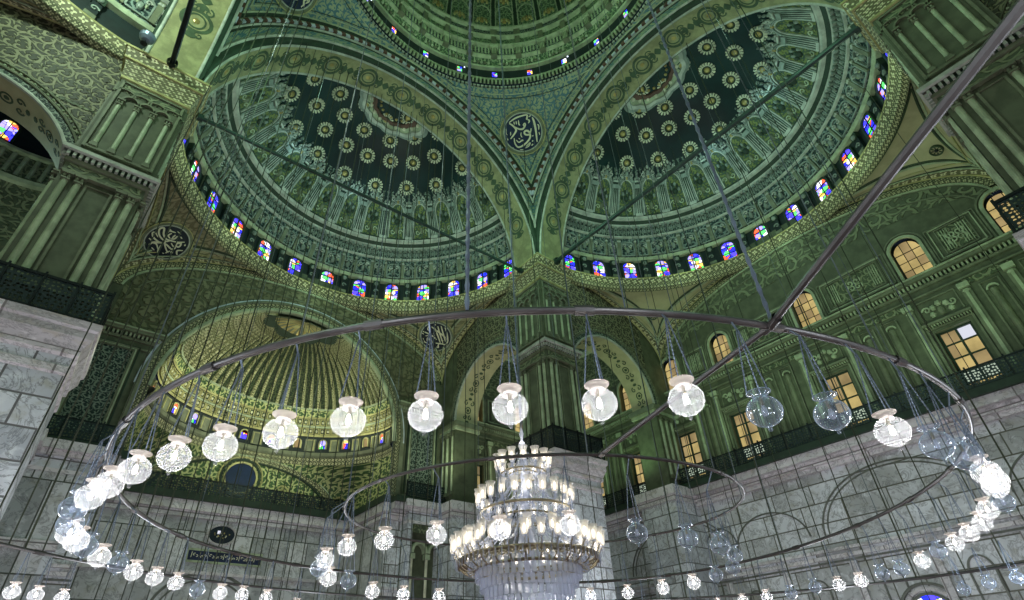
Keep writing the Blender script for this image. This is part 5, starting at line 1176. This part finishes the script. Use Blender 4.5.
for nm in HOOPS:
    root = empty('lamp_hoop', (0, 0, H + HOOPS[nm][1]), HL[nm], 'hoop'); zz = HOOPS[nm][1]
    b = B(); t = np.linspace(0, 2 * PI, 181); p = np.array([hoop_pt(nm, x) for x in t]) - np.array([0, 0, zz]); b.tube(p, HOOPS[nm][4], 'steel', 8, True); b.build('hoop_tube', root, True)
    nJ = {'big': 24, 'inner': 12, 'outer': 36}[nm]
    b = B()
    for i in range(nJ):
        tt = R_(245.5) + 2 * PI * i / nJ; c = hoop_pt(nm, tt) - np.array([0, 0, zz]); d = hoop_pt(nm, tt + .012) - hoop_pt(nm, tt - .012); b = B(); b.tube([c - d * .5, c + d * .5], HOOPS[nm][4] * 1.35, 'steel', 8); b.build('joint_sleeve', root)
    HOOPS[nm] += (root,)
def strut(p, q, r, mat, label):
    b = B(); b.tube([p, q], r, mat, 8); b.tube([p, np.array(p) * .97 + np.array(q) * .03], r * 1.5, mat, 8); b.tube([q, np.array(q) * .97 + np.array(p) * .03], r * 1.5, mat, 8); return tag(b.build('hoop_strut'), label, 'strut')
t = R_(244)
strut(hoop_pt('inner', t - .09), hoop_pt('big', t + .02), .03, 'steel', 'steel strut between the small and large hoops, ending above the chandelier')
strut(hoop_pt('big', t + .02), np.array([-5.9, -10.52, -17.3]), .034, 'steel', 'thick steel strut slanting across the upper corner from the large hoop joint')

# globe lamps
def lathe_obj(prof, mat, name, parent, n=20, smooth=True):
    b = B(); b.lathe(prof, mat, n=n); return b.build(name, parent, smooth)
GR = .142
def make_lamp(lit):
    root = empty('globe_lamp', (0, 0, 0)); a = np.linspace(-PI / 2 + .12, PI / 2 - .52, 15)
    lathe_obj([(GR * math.cos(x), GR * .9 * math.sin(x)) for x in a], 'globe_lit' if lit else 'globe', 'globe', root, 24)
    lathe_obj([(.062, .105), (.055, .135), (.07, .155), (.098, .162), (.10, .172), (.07, .176), (.05, .165), (.05, .11)], 'collar' if lit else 'globe', 'collar', root, 20)
    lathe_obj([(.0, -.172), (.014, -.165), (.017, -.155), (.008, -.146), (.022, -.136), (.024, -.128), (.0, -.122)], 'globe_lit' if lit else 'globe', 'finial', root, 10)
    if lit: lathe_obj([(.0, -.035), (.014, -.028), (.021, -.008), (.017, .018), (.01, .045), (.0, .055)], 'bulb', 'bulb', root, 10)
    else: lathe_obj([(.0, -.045), (.02, -.035), (.028, -.01), (.022, .02), (.012, .05), (.0, .055)], 'bulb_off', 'bulb', root, 10)
    lathe_obj([(.0, .055), (.014, .055), (.014, .15), (.0, .15)], 'brass', 'lamp_holder', root, 8, False)
    for k in range(3):
        t = k * 2 * PI / 3 + .4; p0 = np.array([.095 * math.cos(t), .095 * math.sin(t), .17]); p1 = np.array([.008 * math.cos(t), .008 * math.sin(t), .78]); b = B()
        s = np.linspace(0, 1, 33); b.tube(p0 + (p1 - p0) * s[:, None], .0045 + .0035 * (np.arange(33) % 2), 'chain', 5); b.build('chain', root)
    return root
LAMP = {}; used = {}
for l in (0, 1):
    LAMP[l] = make_lamp(l)
TM = tree_map(None); 
BIG = [(-7.46, -0.31, -18.18, 0), (-7.37, -0.78, -18.16, 1), (-7.28, -1.26, -18.15, 1), (-7.14, -1.84, -18.14, 1), (-6.92, -2.41, -18.14, 1), (-6.66, -2.95, -18.16, 1), (-6.34, -3.54, -18.17, 1), (-5.98, -4.08, -18.17, 1), (-5.55, -4.58, -18.2, 1), (-5.08, -5.08, -18.21, 1), (-4.55, -5.54, -18.22, 1), (-4.01, -5.97, -18.21, 1), (-3.38, -6.26, -18.26, 0), (-2.8, -6.54, -18.25, 0), (-2.09, -6.72, -18.3, 1), (-1.38, -6.83, -18.31, 0), (-0.72, -6.87, -18.31, 0), (0.18, -6.8, -18.29, 1), (1.0, -6.7, -18.22, 1), (1.71, -6.55, -18.14, 1), (2.96, -6.33, -18.1, 0), (3.55, -6.0, -18.05, 1), (4.19, -5.72, -18.1, 1), (4.73, -5.36, -18.14, 1), (5.16, -4.99, -18.18, 1), (5.56, -4.58, -18.2, 0), (5.94, -4.14, -18.27, 1), (6.28, -3.62, -18.3, 0), (6.53, -3.14, -18.29, 0), (6.79, -2.57, -18.34, 1), (6.97, -2.0, -18.33, 1), (7.1, -1.39, -18.28, 0), (7.21, -0.71, -18.32, 0), (7.24, -0.04, -18.32, 1), (-3.16, 6.37, -18.04, 1), (-3.8, 6.01, -18.05, 1), (-4.34, 5.65, -18.09, 1), (-4.88, 5.21, -18.12, 0), (-5.39, 4.65, -18.1, 1), (-5.85, 4.07, -18.13, 1), (-6.27, 3.44, -18.16, 1), (-6.58, 2.8, -18.17, 0), (-6.89, 2.16, -18.21, 1), (-7.13, 1.47, -18.22, 0), (-7.27, 1.11, -18.23, 1), (-7.38, 0.71, -18.23, 1), (-7.42, 0.32, -18.21, 0)]
for k in range(20):   # the far side of the hoop, below the frame
    t = R_(5.2 + k * 5.45); p = hoop_pt('big', t); BIG.append((round(p[0], 2), round(p[1], 2), round(p[2] - .9, 2), 0 if k % 4 == 2 else 1))
INN = [(-3.74, -0.44, -18.16, 1), (-3.41, -1.34, -18.23, 1), (-2.93, -2.15, -18.28, 1), (-2.29, -2.82, -18.28, 1), (-1.48, -3.24, -18.38, 0), (-0.68, -3.46, -18.4, 0), (0.06, -3.47, -18.42, 0), (2.71, -2.11, -18.09, 0), (3.16, -1.74, -18.2, 0), (3.46, -1.14, -18.23, 0), (3.63, -0.45, -18.27, 1), (3.63, 0.38, -18.26, 1), (3.43, 1.24, -18.26, 1), (3.02, 2.04, -18.24, 1), (-0.22, 3.63, -18.22, 1), (-1.24, 3.43, -18.25, 1), (-2.18, 2.98, -18.3, 1), (-3.09, 2.11, -18.29, 0), (-3.59, 1.81, -18.32, 1), (-3.91, 1.46, -18.24, 0), (-3.95, 1.15, -18.17, 1), (-3.92, 0.42, -18.11, 1)]
OUT = [(9.81, -4.68, -18.39, 0), (10.07, -4.06, -18.39, 0), (10.3, -3.46, -18.43, 0), (-6.88, 8.19, -17.99, 1), (-7.35, 7.77, -18.01, 1), (-7.75, 7.39, -18.02, 1)]
ORD = ['zeroth', 'first', 'second', 'third', 'fourth', 'fifth', 'sixth', 'seventh', 'eighth', 'ninth', 'tenth', 'eleventh', 'twelfth', 'thirteenth', 'fourteenth', 'fifteenth', 'sixteenth', 'seventeenth', 'eighteenth', 'nineteenth', 'twentieth', 'twenty-first', 'twenty-second', 'twenty-third', 'twenty-fourth', 'twenty-fifth', 'twenty-sixth', 'twenty-seventh', 'twenty-eighth', 'twenty-ninth', 'thirtieth', 'thirty-first', 'thirty-second', 'thirty-third', 'thirty-fourth', 'thirty-fifth', 'thirty-sixth']
first = {0: True, 1: True}
def put_lamp(x, y, z, l, label, group, hoop):
    if first[l]: o = LAMP[l]; first[l] = False
    else: o = copy_tree(LAMP[l], TM)
    o.location = (x, y, z + H); o.rotation_euler = (0, 0, (x * 7.3 + y * 3.1) % 6.28)
    t = math.atan2(y, x); hp = hoop_pt(hoop, t)[2]; 
    hq = hoop_pt(hoop, t) - np.array([x, y, z]); rz = o.rotation_euler[2]; hx, hy = hq[0] * math.cos(rz) + hq[1] * math.sin(rz), -hq[0] * math.sin(rz) + hq[1] * math.cos(rz)
    b = B(); b.tube([(0, 0, .78), (hx * .5, hy * .5, .5 * (.78 + hq[2])), (hx, hy, hq[2])], .009, 'chain', 6); b.build('hook', o)
    tag(o, label, 'globe lamp', group)
    if l:
        d = bpy.data.lights.get('globe_bulb') or bpy.data.lights.new('globe_bulb', 'POINT'); d.energy = 8; d.color = (1.0, .97, .92); d.shadow_soft_size = .055
        lo = bpy.data.objects.new('bulb_light', d); COL.objects.link(lo); lo.location = (x, y, z + H)
def label_lamps(lst, hoop, ref, hoopname):
    lst = sorted(lst, key=lambda q: -((math.atan2(q[1], q[0]) - ref) % (2 * PI)))     # clockwise seen from below = towards the apse side first
    n = len(lst); z0 = max(range(n), key=lambda i: -abs(((math.atan2(lst[i][1], lst[i][0]) - ref + PI) % (2 * PI)) - PI)); 
    for i, (x, y, z, l) in enumerate(lst):
        k = (i - z0) % n; st = 'lit' if l else 'unlit'
        if k == 0: s = '%s globe lamp, %s, the one above the chandelier' % (st, hoopname)
        elif k <= n // 2: s = '%s globe lamp, %s, %s apse-side from the one over the chandelier' % (st, hoopname, ORD[k])
        else: s = '%s globe lamp, %s, %s window-side from the one over the chandelier' % (st, hoopname, ORD[n - k])
        put_lamp(x, y, z, l, s, 'globe lamps on the ' + hoopname, hoop)
label_lamps(BIG, 'big', R_(-136), 'large hoop'); label_lamps(INN, 'inner', R_(-136), 'small hoop')
for i, (x, y, z, l) in enumerate(OUT): put_lamp(x, y, z, l, ['unlit globe lamp on the widest hoop at the lower corner, last toward the railing pedestal', 'unlit globe lamp on the widest hoop at the lower corner, middle of three', 'unlit globe lamp on the widest hoop, first of three from the round window', 'lit globe lamp on the widest hoop, third along from the picture corner under the pedestal', 'lit globe lamp on the widest hoop, middle of three in the corner under the pedestal', 'lit globe lamp on the widest hoop in the picture corner under the large pedestal'][i], 'globe lamps on the widest hoop', 'outer')

# hanging cables and chains
def cable(x, y, z0, z1, r, mat, label, group, name='hanging_cable'):
    b = B()
    if name == 'hanging_chain':
        n = int((z1 - z0) / .09); s = np.linspace(0, 1, n); b.tube(np.stack([np.full(n, x), np.full(n, y), z0 + (z1 - z0) * s], 1), r * (.55 + .45 * (np.arange(n) % 2)), mat, 5)
    else: b.tube([(x, y, z0), (x, y, z1)], r, mat, 5)
    tag(b.build(name), label, 'cable' if name == 'hanging_cable' else 'chain', group)
for i in range(15):
    t = R_(233.5 + 24 * i); p = hoop_pt('big', t); cable(p[0], p[1], p[2], zceil(p[0], p[1]) - .02, .008, 'cable', 'thin steel cable rising from the large hoop to the vault', 'cables of the large hoop')
for i in range(10):
    t = R_(20 + 36 * i); p = hoop_pt('inner', t); cable(p[0], p[1], p[2], zceil(p[0], p[1]) - .02, .009, 'cable', 'thin steel cable rising from the small hoop to the dome', 'cables of the small hoop')
for i, td in enumerate([-31, -25, -19, -13, -7, -1, 5, 11, 17, 23, 30, 38, 46, 54] + [60 + 2.5 * k for k in range(34)]):
    t = R_(td); p = hoop_pt('outer', t + .006 * math.sin(i * 2.3)); cable(p[0], p[1], p[2], zceil(p[0], p[1]) - .02, .016 + .006 * (i % 3 == 0), 'wire', 'thin dark cable rising from the widest hoop past the marble', 'cables of the widest hoop')
for i in range(14):   # cables that serve lamps nearer the walls
    x = -5.5 + i * .83; cable(x, 15.5 + .9 * math.sin(i * 2.1), -21.5, zceil(x, 16.4) * .9, .012, 'wire', 'thin dark cable hanging in front of the apse', 'cables before the apse')
for i in range(5):
    y = -7.5 + i * 3.15; x = 15.2 + .8 * math.sin(i * 1.7); cable(x, y, -21.5, min(zceil(x, y), 7), .014, 'wire', 'thin dark cable hanging in front of the window wall', 'cables before the window wall')
for i, tdeg in enumerate((245.5, 0, 0)[:1]):
    p = hoop_pt('big', R_(tdeg)); cable(p[0], p[1], p[2], zceil(p[0], p[1]), .026, 'chain', 'thick iron chain rising from the strut joint of the large hoop', None, 'hanging_chain')
p = np.array([-5.37, -4.89, -17.28]); cable(p[0], p[1], p[2], zceil(p[0], p[1]), .026, 'chain', 'thick iron chain meeting the large hoop near its middle', None, 'hanging_chain')
p = hoop_pt('big', R_(100)); cable(p[0], p[1], p[2], zceil(p[0], p[1]), .026, 'chain', 'thick iron chain on the far side of the large hoop', None, 'hanging_chain')

# ------------------------------------------------------------------ chandelier
CX, CY = -.37, .31
ch = empty('chandelier', (CX, CY, -17.9 + H), 'large three-tiered crystal chandelier with tulip shades, brightly lit', 'chandelier')
zr = -17.9
def cb(): return B()
b = cb(); n = 300; s = np.linspace(0, 1, n); z1 = zceil(CX, CY) - zr; b.tube(np.stack([np.zeros(n), np.zeros(n), 2.5 + (z1 - 2.5) * s], 1), .02 * (.6 + .4 * (np.arange(n) % 2)) + .006, 'chain', 6); b.build('chain', ch)
lathe_obj([(.02, 2.5), (.03, 2.42), (.05, 2.36), (.03, 2.28), (.02, 2.22), (.06, 2.16), (.08, 2.08), (.05, 2.0), (.04, 1.95), (.07, 1.85), (.12, 1.72), (.06, 1.6), (.05, 1.2), (.14, 1.05), (.16, .95), (.08, .85), (.06, .5), (.15, .3), (.2, .1), (.1, 0), (.07, -.4)], 'crystal', 'stem', ch, 16)
def tulip_shade(): return [(.022, 0), (.04, .02), (.05, .07), (.048, .12), (.055, .16), (.072, .19)]
sh_b = cb(); sh_b.lathe([(r * 1.35, z * 1.4) for r, z in tulip_shade()], 'shade', n=12); sh_me = sh_b.mesh('tulip_shade', True)
bu_b = cb(); bu_b.lathe([(0, .04), (.016, .05), (.022, .11), (.014, .16), (0, .19)], 'candle', n=8); bu_me = bu_b.mesh('bulb', True)
def add(name, me, parent, loc, rz=0): o = bpy.data.objects.new(name, me); COL.objects.link(o); o.parent = parent; o.location = loc; o.rotation_euler = (0, 0, rz); return o
for (r, z, n, off) in ((.54, 1.62, 14, 0), (.93, .90, 22, .1), (1.40, .02, 30, 0), (1.16, .16, 16, .1)):
    ab_ = cb(); t = np.linspace(0, 1, 12); big = r > 1.1
    P = np.stack([r - (.55 if big else .3) * (1 - t) ** 1.0, np.zeros(12), z - (.34 if big else .18) * np.sin(t * PI * .85) * (1 - .3 * t) - (1 - t) * .12], 1); P[-1, 2] = z - .02; P[-2, 2] = z - .09
    ab_.tube(P, .012, 'crystal' if not big else 'brass', 6); ab_.lathe([(.0, -.03), (.035, -.02), (.05, 0), (.03, .005), (0, .005)], 'crystal', (r, 0, z), 10)
    for q in range(3): ab_.box(wallF((r, 0, 0), (1, 0, 0), (0, 1, 0)), -.035 + q * .035 - .006, -.035 + q * .035 + .006, z - .14, z - .03, -.006, .006, 'crystal')
    arm_me = ab_.mesh('arm', True)
    for i in range(n):
        a = off + 2 * PI * i / n; add('arm', arm_me, ch, (0, 0, 0), a); s_ = add('tulip_shade', sh_me, ch, (r * math.cos(a), r * math.sin(a), z), a); add('bulb', bu_me, s_, (0, 0, 0))
def prisms(name, rings, mat='crystal', kind='stuff'):
    b = cb()
    for (r, z0, z1, n, wd) in rings:
        for i in range(n):
            a = 2 * PI * (i + .5 * (int(z0 * 100) % 2)) / n; F = wallF((r * math.cos(a), r * math.sin(a), 0), (-math.sin(a), math.cos(a), 0), (math.cos(a), math.sin(a), 0)); dz = .015 * math.sin(i * 12.9)
            b.box(F, -wd, wd, z1 + dz, z0, -wd * .4, wd * .4, mat)
    o = b.build(name, ch); o['kind'] = kind; return o
prisms('crystal_curtain', [(.98 - .085 * k, -.30 - .155 * k, -.30 - .155 * k - .17, int(52 - 5 * k), .040) for k in range(9)] + [(1.12, -.2, -.34, 60, .03)])
prisms('crystal_fringe', [(.95, .68, .56, 56, .012), (.80, .66, .48, 44, .012), (.55, .60, .38, 34, .012), (.50, 1.44, 1.32, 30, .010), (.4, 1.42, 1.28, 24, .010), (.3, 1.40, 1.22, 18, .010), (1.35, -.12, -.26, 70, .012), (1.1, -.10, -.26, 56, .014), (.62, 1.3, 1.0, 20, .008), (.32, 1.0, .86, 20, .01)])
b = cb()
for (r0, z0, r1, z1, n) in ((.12, 1.95, .46, 1.5, 12), (.3, 1.25, .88, .78, 24), (.10, 1.1, .34, .75, 16), (.55, .5, 1.3, 0, 30), (.3, .7, .9, .1, 24)):   # swagged bead strings between the tiers
    for i in range(n):
        a = 2 * PI * i / n; s = np.linspace(0, 1, 13); rr = r0 + (r1 - r0) * s; zz = z0 + (z1 - z0) * s - .10 * np.sin(s * PI)
        b.tube(np.stack([rr * math.cos(a), rr * math.sin(a), zz], 1), .005 + .006 * (np.arange(13) % 2), 'crystal', 5)
o = b.build('bead_strings', ch); o['kind'] = 'stuff'
for (r, z, rt, mt) in ((.46, 1.50, .02, 'brass'), (.88, .74, .026, 'brass'), (1.28, -.12, .035, 'brass'), (1.0, -.28, .03, 'brass'), (.6, .62, .02, 'brass'), (.95, -.1, .02, 'brass'), (.30, 1.48, .015, 'brass')):
    b = cb(); t = np.linspace(0, 2 * PI, 61); b.tube(np.stack([r * np.cos(t), r * np.sin(t), np.full(61, z)], 1), rt, mt, 8, True); b.build('tier_ring', ch, True)
b = cb()
for i in range(48):
    a = 2 * PI * i / 48; F = wallF((1.30 * math.cos(a), 1.30 * math.sin(a), 0), (-math.sin(a), math.cos(a), 0), (math.cos(a), math.sin(a), 0)); b.spiral(F, 0, -.17, .075, 1.2, .012, -.01, .02, 'brass', 1 if i % 2 else -1)
b.build('scroll_band', ch)
for (r, z, e) in ((0, 2.2, 16), (0, 1.25, 20), (1.0, .35, 15), (-1.0, .35, 15), (0, -1.9, 60)):
    d = bpy.data.lights.new('chandelier_light', 'POINT'); d.energy = e; d.color = (1, .92, .8); d.shadow_soft_size = .25; o = bpy.data.objects.new('chandelier_light', d); COL.objects.link(o); o.location = (CX + r * .77, CY - r * .64, zr + z + H)
# the long parapet ledge lamp-bar crossing behind the chandelier is part of the small hoop
